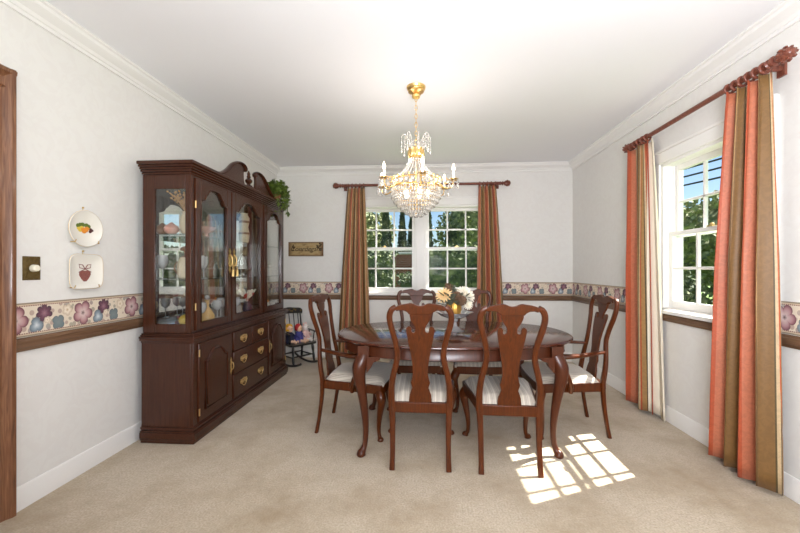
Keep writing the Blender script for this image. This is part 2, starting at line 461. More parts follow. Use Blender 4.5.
pc('pink_cloth', 232, 196, 190, 0.9); pc('skin_cloth', 232, 190, 160, 0.8); pc('white_cloth', 236, 228, 222, 0.9)
pc('blue_cloth', 66, 66, 132, 0.8); pc('orange_paint', 226, 142, 48, 0.4); pc('green_paint', 96, 116, 44, 0.4)
pc('plum_paint', 92, 52, 48, 0.4); pc('yellow_paint', 216, 186, 70, 0.4); pc('rose_paint', 138, 82, 74, 0.4, var=0.6, bscale=110)
pc('grape', 92, 40, 52, 0.3); pc('pear', 188, 160, 62, 0.4, var=0.2, bscale=20); pc('dried', 172, 128, 70, 0.9); pc('cone', 112, 84, 62, 0.8, var=0.5, bscale=120)
pc('petal', 240, 232, 214, 0.7); pc('petal_peach', 240, 206, 150, 0.7); pc('leaf', 96, 116, 46, 0.5, var=0.75, bscale=40); pc('sage', 96, 100, 82, 0.7)
pc('ceramic_cream', 206, 192, 164, 0.3, var=0.1, bscale=12); pc('ceramic_brown', 120, 84, 58, 0.35); pc('ceramic_pink', 196, 150, 136, 0.3); pc('deep_blue', 44, 52, 82, 0.25)
pc('amber', 196, 150, 70, 0.15); pc('ink', 62, 44, 22, 0.7); pc('terracotta', 150, 92, 66, 0.8); pc('goldpump', 196, 150, 72, 0.35, metal=0.7)
pc('concrete_roof', 120, 122, 128, 0.9, var=0.15, bscale=8); pc('siding', 206, 204, 196, 0.8); pc('bark', 84, 66, 50, 0.95); pc('shutter', 56, 58, 60, 0.7)
pc('grass', 96, 122, 52, 0.95, var=0.25, bscale=3)
M['arbor'] = foliage_mat('arborvitae_green', srgb(58, 68, 58), srgb(88, 98, 78), srgb(132, 136, 104))
M['hedge'] = foliage_mat('hedge_green', srgb(64, 74, 60), srgb(94, 104, 80), srgb(146, 150, 112))
M['broad'] = foliage_mat('broadleaf_green', srgb(92, 102, 76), srgb(136, 142, 104), srgb(190, 188, 142))
M['brick'] = brick_mat(); M['sign'] = plate_mat()
M['cur1'] = curtain_mat('striped_curtain_a', 2.5, 0.50, True)
M['cur2'] = curtain_mat('striped_curtain_b', 2.5, 0.10, True)
M['cur3'] = curtain_mat('striped_curtain_c', 1.25, 0.93)
M['cur4'] = curtain_mat('striped_curtain_d', 2.0, 0.90)

# ------------------------------------------------------------------ room shell
XL, XR, YB, YF, ZC = -2.05, 1.955, 4.89, -2.0, 2.615
T = 0.16
# openings
WZ0, WZ1 = 0.885, 2.085
BW = [(-0.985, -0.10), (0.0, 0.885)]                 # two back openings (x)
RW = (2.215, 3.115)                                   # right opening (y)
RW2 = (-0.35, 0.55)
DY0, DY1, DZ = 0.69, 1.555, 2.10                     # doorway in the left wall

struct(MB().box(XL-T, XR+T, YF-T, YB+T, -0.12, 0).build('floor', M['carpet']))
struct(MB().box(XL-T, XR+T, YF-T, YB+T, ZC, ZC+0.12).build('ceiling', M['ceiling']))
b = MB()
b.box(XL-T, BW[0][0], YB, YB+T, 0, ZC); b.box(BW[1][1], XR+T, YB, YB+T, 0, ZC)
b.box(BW[0][0], BW[1][1], YB, YB+T, 0, WZ0); b.box(BW[0][0], BW[1][1], YB, YB+T, WZ1, ZC)
b.box(BW[0][1], BW[1][0], YB, YB+T, WZ0, WZ1)
struct(b.build('wall_back', M['wall'], smooth=False))
b = MB()
b.box(XR, XR+T, RW[1], YB, 0, ZC); b.box(XR, XR+T, RW2[1], RW[0], 0, ZC); b.box(XR, XR+T, YF, RW2[0], 0, ZC)
for w in (RW, RW2): b.box(XR, XR+T, w[0], w[1], 0, WZ0); b.box(XR, XR+T, w[0], w[1], WZ1, ZC)
struct(b.build('wall_right', M['wall'], smooth=False))
b = MB()
b.box(XL-T, XL, YF, DY0, 0, ZC); b.box(XL-T, XL, DY1, YB, 0, ZC); b.box(XL-T, XL, DY0, DY1, DZ, ZC)
struct(b.build('wall_left', M['wall'], smooth=False))
b = MB()
b.box(XL-T, -1.3, YF-T, YF, 0, ZC); b.box(1.6, XR+T, YF-T, YF, 0, ZC); b.box(-1.3, 1.6, YF-T, YF, 0, 0.5); b.box(-1.3, 1.6, YF-T, YF, 2.3, ZC)  # wide unseen opening, put in to admit extra daylight
struct(b.build('wall_front', M['wall'], smooth=False))

# crown moulding (profile: d out from wall, h below ceiling)
crown = [(0, 0.0), (0.088, 0.0), (0.088, 0.012), (0.076, 0.018), (0.07, 0.034), (0.05, 0.05), (0.03, 0.062), (0.022, 0.078), (0.014, 0.082), (0.014, 0.1), (0, 0.1)]
struct(MB().prism([(x, ZC-hh) for x, hh in [(XL+d, h) for d, h in crown]], YF, YB, 'y').build('trim_1', M['trimwhite'], angle=25))
struct(MB().prism([(XR-d, ZC-h) for d, h in crown], YF, YB, 'y').build('trim_2', M['trimwhite'], angle=25))
struct(MB().prism([(YB-d, ZC-h) for d, h in crown], XL, XR, 'x').build('trim_3', M['trimwhite'], angle=25))
# baseboards
bb = [(0, 0), (0.016, 0), (0.016, 0.085), (0.012, 0.095), (0.012, 0.105), (0.006, 0.118), (0, 0.118)]
struct(MB().prism([(XL+d, h) for d, h in bb], DY1+0.1, YB, 'y').build('baseboard_left', M['trimwhite']))
struct(MB().prism([(XR-d, h) for d, h in bb], YF, YB, 'y').build('baseboard_right', M['trimwhite']))
struct(MB().prism([(YB-d, h) for d, h in bb], XL, XR, 'x').build('baseboard_back', M['trimwhite']))
# chair rails
rl = [(0, 0.80), (0.012, 0.80), (0.016, 0.815), (0.022, 0.822), (0.022, 0.85), (0.016, 0.856), (0.012, 0.868), (0, 0.868)]
struct(MB().prism([(XL+d, h) for d, h in rl], DY1+0.1, YB, 'y').build('trim_4', M['railY'], angle=20))
struct(MB().prism([(XR-d, h) for d, h in rl], YF, YB, 'y').build('trim_5', M['railY'], angle=20))
struct(MB().prism([(YB-d, h) for d, h in rl], XL, XR, 'x').build('trim_6', M['railX'], angle=20))
# wallpaper borders (thin paper on the wall)
def border(name, p0, p1, nrm, z0=0.87, z1=1.045):
    p0 = Vector(p0); p1 = Vector(p1); n = Vector(nrm)*0.0015; Lg = (p1-p0).length
    vs = [p0, p1, p1, p0]; zz = [z0, z0, z1, z1]
    m = MB(); V = [Vector((p.x, p.y, z)) for p, z in zip(vs, zz)]
    m.add(V+[q+n for q in V], [(4, 5, 6, 7), (0, 1, 5, 4), (1, 2, 6, 5), (2, 3, 7, 6), (3, 0, 4, 7), (3, 2, 1, 0)])
    return struct(m.build(name, M['border'], smooth=False, uvf=lambda i, p: ((Vector((p.x, p.y, 0))-Vector((p0.x, p0.y, 0))).length, (p.z-z0)/(z1-z0))))
border('trim_7', (XL, DY1+0.1, 0), (XL, YB, 0), (1, 0, 0))
border('trim_8', (XL, YB, 0), (-1.06, YB, 0), (0, -1, 0))
border('trim_9', (0.96, YB, 0), (XR, YB, 0), (0, -1, 0))
border('trim_10', (XR, YB, 0), (XR, 3.22, 0), (-1, 0, 0))
border('trim_11', (XR, 2.11, 0), (XR, 0.68, 0), (-1, 0, 0))

# left doorway: stained casing and a closed panelled door
def casing_prof(w=0.10): return [(0, 0), (0, 0.02), (0.008, 0.024), (0.02, 0.016), (0.05, 0.018), (0.066, 0.026), (0.078, 0.036), (w-0.006, 0.038), (w, 0.032), (w, 0)]
b = MB()
b.prism([(XL+d, DY1+w) for w, d in casing_prof()], 0, DZ+0.1, 'z')
b.prism([(XL+d, DY0-w) for w, d in casing_prof()], 0, DZ+0.1, 'z')
b.prism([(XL+d, DZ+w) for w, d in casing_prof()], DY0-0.1, DY1+0.1, 'y')
struct(b.build('trim_12', M['cas'], angle=20))
d = MB().box(XL-0.09, XL-0.05, DY0, DY1, 0.008, DZ).build('door_1', M['cas']); struct(d)
for (a0, a1, z0, z1) in ((0.1, 0.4, 0.2, 0.9), (0.47, 0.77, 0.2, 0.9), (0.1, 0.4, 1.05, 1.95), (0.47, 0.77, 1.05, 1.95)):
    MB().box(XL-0.052, XL-0.042, DY0+a0, DY0+a1, z0, z1).build('door_panel', M['cas'], d, bevel=0.006)
MB().lathe([(0.012, 0), (0.012, 0.03), (0.028, 0.04), (0.03, 0.06), (0.02, 0.07)], M=Matrix.Translation((XL-0.05, DY0+0.06, 1.0)) @ Matrix.Rotation(PI/2, 4, 'Y')).build('door_knob', M['brass'], d)

# ------------------------------------------------------------------ windows: double-hung units with 3 x 2 lights per sash
def window_unit(name, Mx, w, casing=(True, True)):
    """local frame: x along the wall (0..w), y outward, z up; opening WZ0..WZ1"""
    H0, H1 = WZ0, WZ1
    fr = MB()
    fr.box(-0.001, 0.025, 0.0, T, H0, H1); fr.box(w-0.025, w+0.001, 0.0, T, H0, H1)
    fr.box(0, w, 0.0, T, H1-0.025, H1+0.001); fr.box(0, w, 0.0, T+0.03, H0-0.001, H0+0.02)
    # parting beads
    for x in (0.025, w-0.037): fr.box(x, x+0.012, 0.075, 0.09, H0+0.02, H1-0.025)
    cw = 0.085
    for on, x0, x1, s in ((casing[0], -cw, 0.004, -1), (casing[1], w-0.004, w+cw, 1)):
        if on:
            fr.box(x0, x1, -0.02, 0, H0-0.02, H1+0.01)
            e = x0 if s < 0 else x1
            fr.box(e-0.012, e+0.012, -0.03, 0, H0-0.02, H1+0.1)
        else: fr.box(x0 if s > 0 else -0.052, 0.004 if s < 0 else w+0.052, -0.02, 0, H0-0.02, H1+0.01)
    xa = -cw if casing[0] else -0.05; xb = w+cw if casing[1] else w+0.05
    fr.box(xa, xb, -0.02, 0, H1-0.004, H1+0.09); fr.box(xa-0.006*casing[0], xb+0.006*casing[1], -0.032, 0, H1+0.085, H1+0.105)
    fr.box(xa-0.02*casing[0], xb+0.02*casing[1], -0.05, 0.02, H0-0.022, H0+0.006)     # stool
    fo = fr.build(name, M['trimwhite'], bevel=0.0025, segs=1); fo.matrix_world = Mx; struct(fo)
    mid = (H0+H1)/2 + 0.012
    for sname, z0, z1, yy, top in (('lower_sash', H0+0.02, mid+0.022, 0.045, False), ('upper_sash', mid-0.022, H1-0.025, 0.095, True)):
        s = MB(); st = 0.042
        xa, xb = 0.0245, w-0.0245
        s.box(xa, xa+st, yy, yy+0.032, z0, z1); s.box(xb-st, xb, yy, yy+0.032, z0, z1)
        bt, tp = (0.03, 0.045) if top else (0.06, 0.032)
        s.box(xa+st, xb-st, yy, yy+0.032, z0, z0+bt); s.box(xa+st, xb-st, yy, yy+0.032, z1-tp, z1)
        gx0, gx1 = xa+st, xb-st; gz0, gz1 = z0+bt, z1-tp
        for k in (1, 2):
            x = gx0+(gx1-gx0)*k/3; s.box(x-0.010, x+0.010, yy+0.004, yy+0.028, gz0, gz1)
        zc = (gz0+gz1)/2; s.box(gx0, gx1, yy+0.004, yy+0.028, zc-0.010, zc+0.010)
        so = s.build(sname, M['trimwhite'], fo, bevel=0.0025, segs=1)
        MB().box(gx0-0.005, gx1+0.005, yy+0.014, yy+0.018, gz0-0.005, gz1+0.005).build('pane', M['pane'], so, smooth=False)
    lk = MB().box(w/2-0.025, w/2+0.025, 0.04, 0.075, mid+0.022, mid+0.03)
    lk.lathe([(0.014, 0), (0.014, 0.014), (0.008, 0.018)], (w/2, 0.06, mid+0.03), 12)
    lk.build('sash_lock', M['brass'], fo)
    return fo
window_unit('window_1', Matrix.Translation((BW[0][0], YB, 0)), BW[0][1]-BW[0][0], (True, False))
window_unit('window_2', Matrix.Translation((BW[1][0], YB, 0)), BW[1][1]-BW[1][0], (False, True))
RM = lambda y: Matrix.Translation((XR, y, 0)) @ Matrix.Rotation(-PI/2, 4, 'Z')
window_unit('window_3', RM(RW[1]), RW[1]-RW[0])
window_unit('window_4', RM(RW2[1]), RW2[1]-RW2[0])  # unseen window, added for more daylight and bounce off the floor

# ------------------------------------------------------------------ china cabinet (front faces +x)
CX0, CX1, CY0, CY1 = -1.985, -1.605, 2.405, 4.085
cab = thing('china_cabinet', 'tall dark mahogany china cabinet with glass doors and broken pediment against the left wall', 'china cabinet', (-1.8, 3.245, 0))
OFF = Vector((1.8, -3.245, 0))
CM = Matrix.Translation(OFF)
def cb(mb, name, mat, parent=cab, **k):
    q = MB(); q.merge(mb, CM); return q.build(name, mat, parent, **k)
# plinth with stepped mouldings
p = MB()
def ring(m, z0, z1, out, back=0.0):
    m.box(CX0-back, (CX1 if z0 < 1.5 else UX1+0.008)+out, CY0-out, CY1+out, z0, z1)
ring(p, 0.0, 0.02, 0.010); ring(p, 0.02, 0.034, 0.018); ring(p, 0.034, 0.078, 0.022); ring(p, 0.078, 0.088, 0.018); ring(p, 0.088, 0.098, 0.008); ring(p, 0.098, 0.112, 0.014); ring(p, 0.112, 0.12, 0.006)
cb(p, 'plinth', M['cabh'], bevel=0.005)
# lower carcass
cb(MB().box(CX0, CX1-0.02, CY0, CY1, 0.105, 0.705), 'lower_carcass', M['cab'], bevel=0.003)
q = MB()
ys = [CY0+0.02, 2.485, 2.925, 3.565, 4.005, CY1]
for y0, y1 in ((CY0, 2.452), (2.898, 2.918), (3.582, 3.602), (4.048, CY1)): q.box(CX1-0.02, CX1, y0, y1, 0.105, 0.705)
q.box(CX1-0.0205, CX1-0.001, CY0+0.03, CY1-0.03, 0.105, 0.125); q.box(CX1-0.0205, CX1-0.001, CY0+0.03, CY1-0.03, 0.69, 0.705)
cb(q, 'face_frame', M['cab'], bevel=0.002)
# waist moulding / ledge
w = MB(); ring(w, 0.70, 0.715, 0.008); ring(w, 0.715, 0.735, 0.022); ring(w, 0.735, 0.748, 0.028); ring(w, 0.748, 0.758, 0.016); ring(w, 0.758, 0.768, 0.006)
cb(w, 'waist_moulding', M['cabh'], bevel=0.004)

ARCH = [(0, 0.0), (0.07, 0.02), (0.13, 0.10), (0.165, 0.30), (0.18, 0.46), (0.225, 0.50), (0.255, 0.66), (0.31, 0.86), (0.38, 0.96), (0.44, 0.98), (0.5, 1.0)]
def arch_pts(y0, y1, zs, rise):
    w_ = y1-y0; L_ = [(y0+t*w_, zs+rise*s) for t, s in ARCH]; R_ = [(y1-t*w_, zs+rise*s) for t, s in ARCH[:-1]][::-1]
    pts = smoothpath(L_, 3)+smoothpath([L_[-1]]+R_, 3)[1:]
    return pts
def bail_pull(parent, x, y, z, s=1.0):
    """brass willow-mount bail pull on a face towards +x"""
    b = MB()
    fl = [0.004, 0.0016]
    for sg in (-1, 1):          # pierced fretwork back plate
        for cy_, cz_, r_ in ((0.024, 0.006, 0.011), (0.010, 0.012, 0.008)):
            b.tube([(x+0.002, y+sg*(cy_+r_*math.cos(t))*s, z+(cz_+r_*math.sin(t))*s) for t in [2*PI*k/14 for k in range(14)]], (0.0028*s), 6, closed=True)
        b.tube([(x+0.002, y+sg*0.030*s, z+0.020*s), (x+0.002, y+sg*0.034*s, z+0.0*s), (x+0.002, y+sg*0.022*s, z-0.006*s)], 0.0024*s, 6)
        b.ball((x+0.005, y+sg*0.024*s, z+0.006*s), 0.0055*s, seg=8, ring=6)
    b.tube([(x+0.002, y, z+0.024*s), (x+0.002, y, z-0.010*s)], 0.0028*s, 6)
    arc = [(x+0.007, y-0.024*s*math.cos(t), z+0.006*s-0.026*s*math.sin(t)) for t in [PI*i/10 for i in range(11)]]
    b.tube(arc, 0.0022*s, 8)
    return cb(b, 'handle', M['brass'], parent)
def drop_pull(parent, x, y, z):
    b = MB()
    half = [(0, 0.07), (0.006, 0.055), (0.014, 0.048), (0.006, 0.03), (0.013, 0.012), (0.008, 0), (0.013, -0.012), (0.006, -0.03), (0.014, -0.048), (0.006, -0.055), (0, -0.07)]
    poly = [(y+a, z+c) for a, c in half]+[(y-a, z+c) for a, c in half[::-1][1:-1]]
    b.prism(poly, x, x+0.003, 'x')
    arc = [(x+0.01+0.014*math.sin(t), y, z+0.03*math.cos(t)) for t in [PI*i/10 for i in range(11)]]
    b.tube(arc, 0.0035, 8); b.ball((x+0.006, y, z+0.03), 0.006); b.ball((x+0.006, y, z-0.03), 0.006)
    return cb(b, 'handle', M['brass'], parent)
def hinges(parent, x, y, zs):
    for z in zs:
        cb(MB().lathe([(0.005, -0.025), (0.005, 0.025)], (x, y, z), 8), 'hinge', M['brass'], parent)
# lower doors with raised arched panels
for (y0, y1, hy, hg) in ((2.455, 2.896, 2.878, 2.457), (3.604, 4.046, 3.622, 4.044)):
    d = cb(MB().box(CX1-0.018, CX1+0.010, y0, y1, 0.128, 0.688), 'door', M['cab'], bevel=0.005)
    inner = arch_pts(y0+0.075, y1-0.075, 0.55, 0.075)
    grv = MB(); path = [(CX1+0.0105, a, c) for a, c in inner]+[(CX1+0.0105, y1-0.075, 0.20), (CX1+0.0105, y0+0.075, 0.20)]
    grv.tube(path, 0.008, 8, closed=True)
    cb(grv, 'panel_moulding', M['cab'], d)
    poly = [(a*0.9+(y0+y1)/2*0.1, c-0.012) for a, c in inner]+[(y1-0.098, 0.222), (y0+0.098, 0.222)]
    cb(MB().prism(poly, CX1+0.009, CX1+0.017, 'x'), 'raised_panel', M['cab'], d, bevel=0.005)
    drop_pull(d, CX1+0.010, hy, 0.42)
    hinges(d, CX1+0.012, hg, (0.2, 0.62))
# drawers
for (y0, y1, z0, z1) in ((2.922, 3.247, 0.528, 0.688), (3.253, 3.578, 0.528, 0.688), (2.922, 3.578, 0.332, 0.522), (2.922, 3.578, 0.128, 0.326)):
    d = cb(MB().box(CX1-0.018, CX1+0.012, y0, y1, z0, z1), 'drawer', M['cabh'], bevel=0.006)
    zc = (z0+z1)/2
    for yy in (((y0+y1)/2,) if y1-y0 < 0.4 else (3.085, 3.415)): bail_pull(d, CX1+0.012, yy, zc, 1.55)
# upper case: posts, rails, top, floor; mirror back; glass ends
UX1 = CX1-0.028; UY0, UY1 = CY0+0.012, CY1-0.012
Z0, Z1 = 0.768, 1.885
cb(MB().box(CX0+0.008, UX1-0.022, UY0+0.023, UY1-0.023, Z0, Z0+0.03), 'display_floor', M['cabin'])
u = MB()
u.box(CX0+0.003, UX1-0.003, UY0+0.003, UY1-0.003, Z1-0.02, Z1-0.001)
for ya, yb in ((UY0, UY0+0.022), (UY1-0.022, UY1)):
    u.box(CX0, -1.898, ya, yb, Z0, Z1); u.box(-1.672, UX1, ya, yb, Z0, Z1)
    u.box(-1.898, -1.672, ya, yb, Z0, 0.832); u.box(-1.898, -1.672, ya, yb, 1.784, Z1)
u.box(UX1-0.02, UX1+0.006, UY0-0.003, UY0+0.036, Z0, Z1+0.001); u.box(UX1-0.02, UX1+0.006, UY1-0.036, UY1+0.003, Z0, Z1+0.001); u.box(UX1-0.022, UX1+0.002, UY0+0.02, UY1-0.02, Z0-0.001, Z0+0.016)
u.box(UX1-0.02, UX1, 2.926, 2.938, Z0, Z1); u.box(UX1-0.02, UX1, 3.528, 3.550, Z0, Z1); u.box(UX1-0.021, UX1+0.001, UY0+0.02, UY1-0.02, Z1-0.025, Z1+0.002)
cb(u, 'upper_case', M['cab'], bevel=0.003)
for ya in (UY0+0.008, UY1-0.014):
    cb(MB().box(-1.906, -1.664, ya, ya+0.004, 0.824, 1.792), 'side_glass', M['glass'], smooth=False)
cb(MB().box(CX0+0.001, CX0+0.008, UY0+0.02, UY1-0.02, Z0+0.03, Z1-0.02), 'mirror_back', M['mirror'], smooth=False)
SH = (1.145, 1.47)
for z in SH: cb(MB().box(CX0+0.012, UX1-0.04, UY0+0.024, UY1-0.024, z-0.006, z), 'glass_shelf', M['shelf'], smooth=False)
# glazed doors
for k, (y0, y1) in enumerate(((2.456, 2.925), (2.939, 3.527), (3.551, 4.032))):
    zb, zt = 0.782, 1.868; st = 0.058
    g = MB()
    g.box(UX1-0.012, UX1+0.016, y0, y0+st, zb, zt); g.box(UX1-0.012, UX1+0.016, y1-st, y1, zb, zt)
    g.box(UX1-0.012, UX1+0.016, y0+st, y1-st, zb, zb+0.052)
    a = arch_pts(y0+st, y1-st, 1.722, 0.1)
    g.prism(a+[(y1-st, zt), (y0+st, zt)], UX1-0.012, UX1+0.016, 'x')
    d = cb(g, 'door', M['cab'], bevel=0.003)
    cb(MB().box(UX1-0.002, UX1+0.002, y0+st-0.005, y1-st+0.005, zb+0.047, 1.826), 'door_glass', M['glass'], d, smooth=False)
    bead = MB(); bead.tube([(UX1+0.015, p_, q_) for p_, q_ in a]+[(UX1+0.015, y1-st, zb+0.052), (UX1+0.015, y0+st, zb+0.052)], 0.006, 8, closed=True)
    cb(bead, 'glazing_bead', M['cab'], d)
    if k == 0: hinges(d, UX1+0.014, y0-0.002, (0.95, 1.68))
    if k < 2:
        hy = y1-0.026 if k == 0 else y0+0.026
        h_ = MB()
        half = [(0, 0.105), (0.008, 0.088), (0.017, 0.08), (0.008, 0.055), (0.018, 0.03), (0.01, 0.0), (0.018, -0.03), (0.008, -0.055), (0.017, -0.08), (0.008, -0.088), (0, -0.105)]
        h_.prism([(hy+a_, 1.29+c_) for a_, c_ in half]+[(hy-a_, 1.29+c_) for a_, c_ in half[::-1][1:-1]], UX1+0.016, UX1+0.020, 'x')
        arc = [(UX1+0.022+0.018*math.sin(t), hy, 1.29+0.045*math.cos(t)) for t in [PI*i/12 for i in range(13)]]
        h_.tube(arc, 0.005, 8); h_.ball((UX1+0.022, hy, 1.335), 0.009); h_.ball((UX1+0.022, hy, 1.245), 0.009)
        h_.lathe([(0.002, 0.05), (0.008, 0.04), (0.005, 0.028), (0.012, 0.02), (0.014, -0.03), (0.008, -0.034)], (UX1+0.044, hy, 1.19), 10)
        h_.tube([(UX1+0.04, hy, 1.29), (UX1+0.044, hy, 1.235)], 0.003, 6)
        cb(h_, 'handle', M['brass'], d)
# cornice
c = MB()
ring(c, Z1, Z1+0.015, 0.002); ring(c, Z1+0.015, Z1+0.03, 0.014); ring(c, Z1+0.03, Z1+0.045, 0.024); ring(c, Z1+0.045, Z1+0.06, 0.036); ring(c, Z1+0.06, Z1+0.085, 0.048); 
cb(c, 'cornice', M['cabh'], bevel=0.005)
cz = Z1+0.085
# swan-neck pediment: two scrolled halves with a turned finial between
ped = []
yc = (CY0+CY1)/2 + 0.01
for s in (-1, 1):
    top = smoothpath([(0.56, 0.005), (0.47, 0.03), (0.38, 0.085), (0.30, 0.15), (0.22, 0.185), (0.14, 0.19), (0.095, 0.165), (0.10, 0.14)], 5)
    bot = [(0.115, 0.145), (0.125, 0.10), (0.12, 0.05), (0.10, 0.0)]
    m_ = MB(); m_.prism([(yc+s*a_, cz+c_) for a_, c_ in top+bot]+[(yc+s*0.56, cz)], UX1-0.012, UX1+0.018, 'x')
    pd = cb(m_, 'pediment', M['cab'], bevel=0.003)
    e = MB(); e.tube([(UX1+0.014, yc+s*a_, cz+c_-0.006) for a_, c_ in top], [(0.026, 0.011)]*len(top), 8, up=None)
    cb(e, 'scroll_moulding', M['cab'], pd)
cb(MB().box(UX1-0.02, UX1+0.02, yc-0.05, yc+0.05, cz, cz+0.025).lathe([(0.035, 0.025), (0.02, 0.03), (0.014, 0.04), (0.03, 0.058), (0.034, 0.075), (0.02, 0.09), (0.012, 0.097), (0.02, 0.105), (0.012, 0.125), (0.016, 0.135), (0.004, 0.165)], (UX1, yc, cz), 16), 'finial', M['cab'], bevel=0.002)

# ------------------------------------------------------------------ things in the cabinet
CAT_G = 'pieces displayed in the china cabinet'
def lathe_thing(name, label, cat, prof, mat, x, y, z, extra=None, group=None, seg=18):
    o = MB().lathe(prof, (0, 0, 0), seg).build(name, mat, None, loc=(x, y, z))
    tag(o, label, cat, group or CAT_G)
    if extra:
        for en, em, emat in extra: em.build(en, emat, o)
    return o
def sprig(n, h, spread, r):
    m = MB()
    for i in range(n):
        a = random.uniform(0, 2*PI); s = random.uniform(0.2, 1)*spread; hh = h*random.uniform(0.6, 1)
        m.tube([(0, 0, 0), (s*0.4*math.cos(a), s*0.4*math.sin(a), hh*0.5), (s*math.cos(a), s*math.sin(a), hh)], 0.0015, 5)
        for k in range(3):
            m.ball((s*math.cos(a)*(1-k*0.2)+random.uniform(-.006, .006), s*math.sin(a)*(1-k*0.2), hh*(1-k*0.12)), r*random.uniform(.7, 1.2), (1, 1, 0.8), 6, 4)
    return m
BZ = Z0+0.03
SH0, SH1 = SH
# top shelf
vase = [(0.026, 0), (0.042, 0.04), (0.046, 0.09), (0.034, 0.14), (0.024, 0.16), (0.03, 0.17)]
v = lathe_thing('flower_vase', 'cream rounded vase of dried stems on the top shelf behind the end glass', 'vase', vase, M['ceramic_cream'], -1.74, 2.53, SH1)
sprig(26, 0.15, 0.12, 0.009).build('dried_stems', M['dried'], v, loc=(0, 0, 0.16))
bowl = [(0.025, 0), (0.045, 0.02), (0.05, 0.04), (0.04, 0.06), (0.02, 0.072), (0.006, 0.085)]
lathe_thing('lidded_bowl', 'brown lidded bowl on the top shelf nearest the mirror', 'bowl', bowl, M['ceramic_brown'], -1.90, 2.50, SH1)
lathe_thing('lidded_bowl', 'pinkish brown lidded bowl on the top shelf beside the dried flower vase', 'bowl', bowl, M['ceramic_pink'], -1.81, 2.47, SH1)
lathe_thing('footed_bowl', 'rose coloured footed bowl on the top shelf behind the first glass door', 'bowl', [(0.03, 0), (0.012, 0.012), (0.012, 0.03), (0.06, 0.06), (0.07, 0.08), (0.066, 0.08), (0.02, 0.04)], M['ceramic_pink'], -1.72, 2.74, SH1)
lathe_thing('tall_vase', 'tall cream jar with brown bands on the top shelf of the middle door', 'vase', [(0.036, 0), (0.044, 0.02), (0.050, 0.09), (0.036, 0.15), (0.046, 0.2), (0.048, 0.24), (0.03, 0.27), (0.034, 0.285)], M['ceramic_cream'], -1.73, 3.36, SH1,
            [('band', MB().lathe([(0.0495, 0.08), (0.0512, 0.09), (0.0495, 0.1)]), M['ceramic_brown']), ('band', MB().lathe([(0.0455, 0.19), (0.0476, 0.202), (0.0475, 0.212)]), M['ceramic_brown'])])
# middle shelf
urn = lathe_thing('tea_urn', 'cream two-handled jar with a domed lid on the middle shelf behind the end glass', 'jar', [(0.034, 0), (0.05, 0.012), (0.058, 0.06), (0.056, 0.11), (0.04, 0.15), (0.036, 0.16)], M['ceramic_cream'], -1.745, 2.53, SH0)
MB().lathe([(0.038, 0.16), (0.012, 0.175), (0.01, 0.2), (0.036, 0.21), (0.032, 0.23), (0.01, 0.243)]).build('lid', M['ceramic_brown'], urn)
for s in (-1, 1):
    MB().tube([(s*(0.05+0.036*math.sin(t)), 0, 0.085+0.045*math.cos(t)) for t in [PI*i/8 for i in range(9)]], 0.005, 8).build('handle', M['ceramic_brown'], urn)
goblet = [(0.03, 0), (0.028, 0.004), (0.005, 0.01), (0.005, 0.07), (0.02, 0.085), (0.034, 0.11), (0.036, 0.15), (0.032, 0.175), (0.03, 0.175), (0.033, 0.15), (0.016, 0.09)]
lathe_thing('glass_goblet', 'clear glass goblet on the middle shelf nearest the mirror by the jar', 'goblet', goblet, M['cut'], -1.90, 2.50, SH0)
lathe_thing('glass_goblet', 'clear glass goblet on the middle shelf right of the two-handled jar', 'goblet', goblet, M['cut'], -1.68, 2.60, SH0)
lathe_thing('glass_goblet', 'clear glass goblet alone on the middle shelf behind the first door', 'goblet', goblet, M['cut'], -1.78, 2.80, SH0)
bk = lathe_thing('bride_basket', 'silver basket with a tall hoop handle on the middle shelf of the middle door', 'basket', [(0.04, 0), (0.02, 0.012), (0.06, 0.05), (0.085, 0.075), (0.08, 0.075), (0.03, 0.02)], M['silver'], -1.74, 3.36, SH0)
MB().tube([(0, -0.08*math.cos(t), 0.07+0.14*math.sin(t)) for t in [PI*i/14 for i in range(15)]], 0.004, 8).build('handle', M['silver'], bk)
# cat figurine
ct = tag(MB().lathe([(0.024, 0), (0.032, 0.02), (0.03, 0.05), (0.018, 0.08)], (0, 0, 0), 14).ball((0.006, 0, 0.098), 0.024).build('cat_figurine', M['porc'], None, loc=(-1.68, 3.80, SH0)), 'small white sitting cat figurine on the middle shelf of the end door', 'figurine', CAT_G)
for s in (-1, 1): MB().lathe([(0.009, 0), (0.001, 0.02)], (0.006, s*0.013, 0.115), 8).build('ear', M['porc'], ct)
MB().tube([(-0.028, 0, 0.008), (-0.036, 0.02, 0.012), (-0.012, 0.036, 0.012), (0.014, 0.034, 0.01)], 0.006, 8).build('tail', M['porc'], ct)
# bottom level
tr = tag(MB().lathe([(0.06, 0), (0.09, 0.006), (0.125, 0.016), (0.128, 0.02), (0.09, 0.012), (0.02, 0.008)], (0, 0, 0), 28).build('silver_tray', M['silver'], None, loc=(-1.76, 2.565, BZ)), 'round silver tray of fruit at the bottom of the cabinet end', 'tray', CAT_G)
g = MB()
for i in range(34):
    a = random.uniform(0, 2*PI); r_ = random.uniform(0, 0.045); l = random.randint(0, 2)
    g.ball((r_*math.cos(a)*(1-l*0.2), r_*math.sin(a)*(1-l*0.2), 0.014+l*0.019), 0.013, (1, 1, 1), 8, 6)
tag(g.build('grape_bunch', M['grape'], None, loc=(-1.81, 2.58, BZ+0.008)), 'bunch of dark red grapes on the silver tray', 'grapes', CAT_G)
pr = tag(MB().lathe([(0.01, 0), (0.034, 0.012), (0.042, 0.036), (0.034, 0.06), (0.02, 0.085), (0.014, 0.1), (0.004, 0.106)], (0, 0, 0), 16).build('pear', M['pear'], None, loc=(-1.755, 2.50, BZ+0.05)), 'yellow pear lying on the silver tray beside the grapes', 'pear', CAT_G)
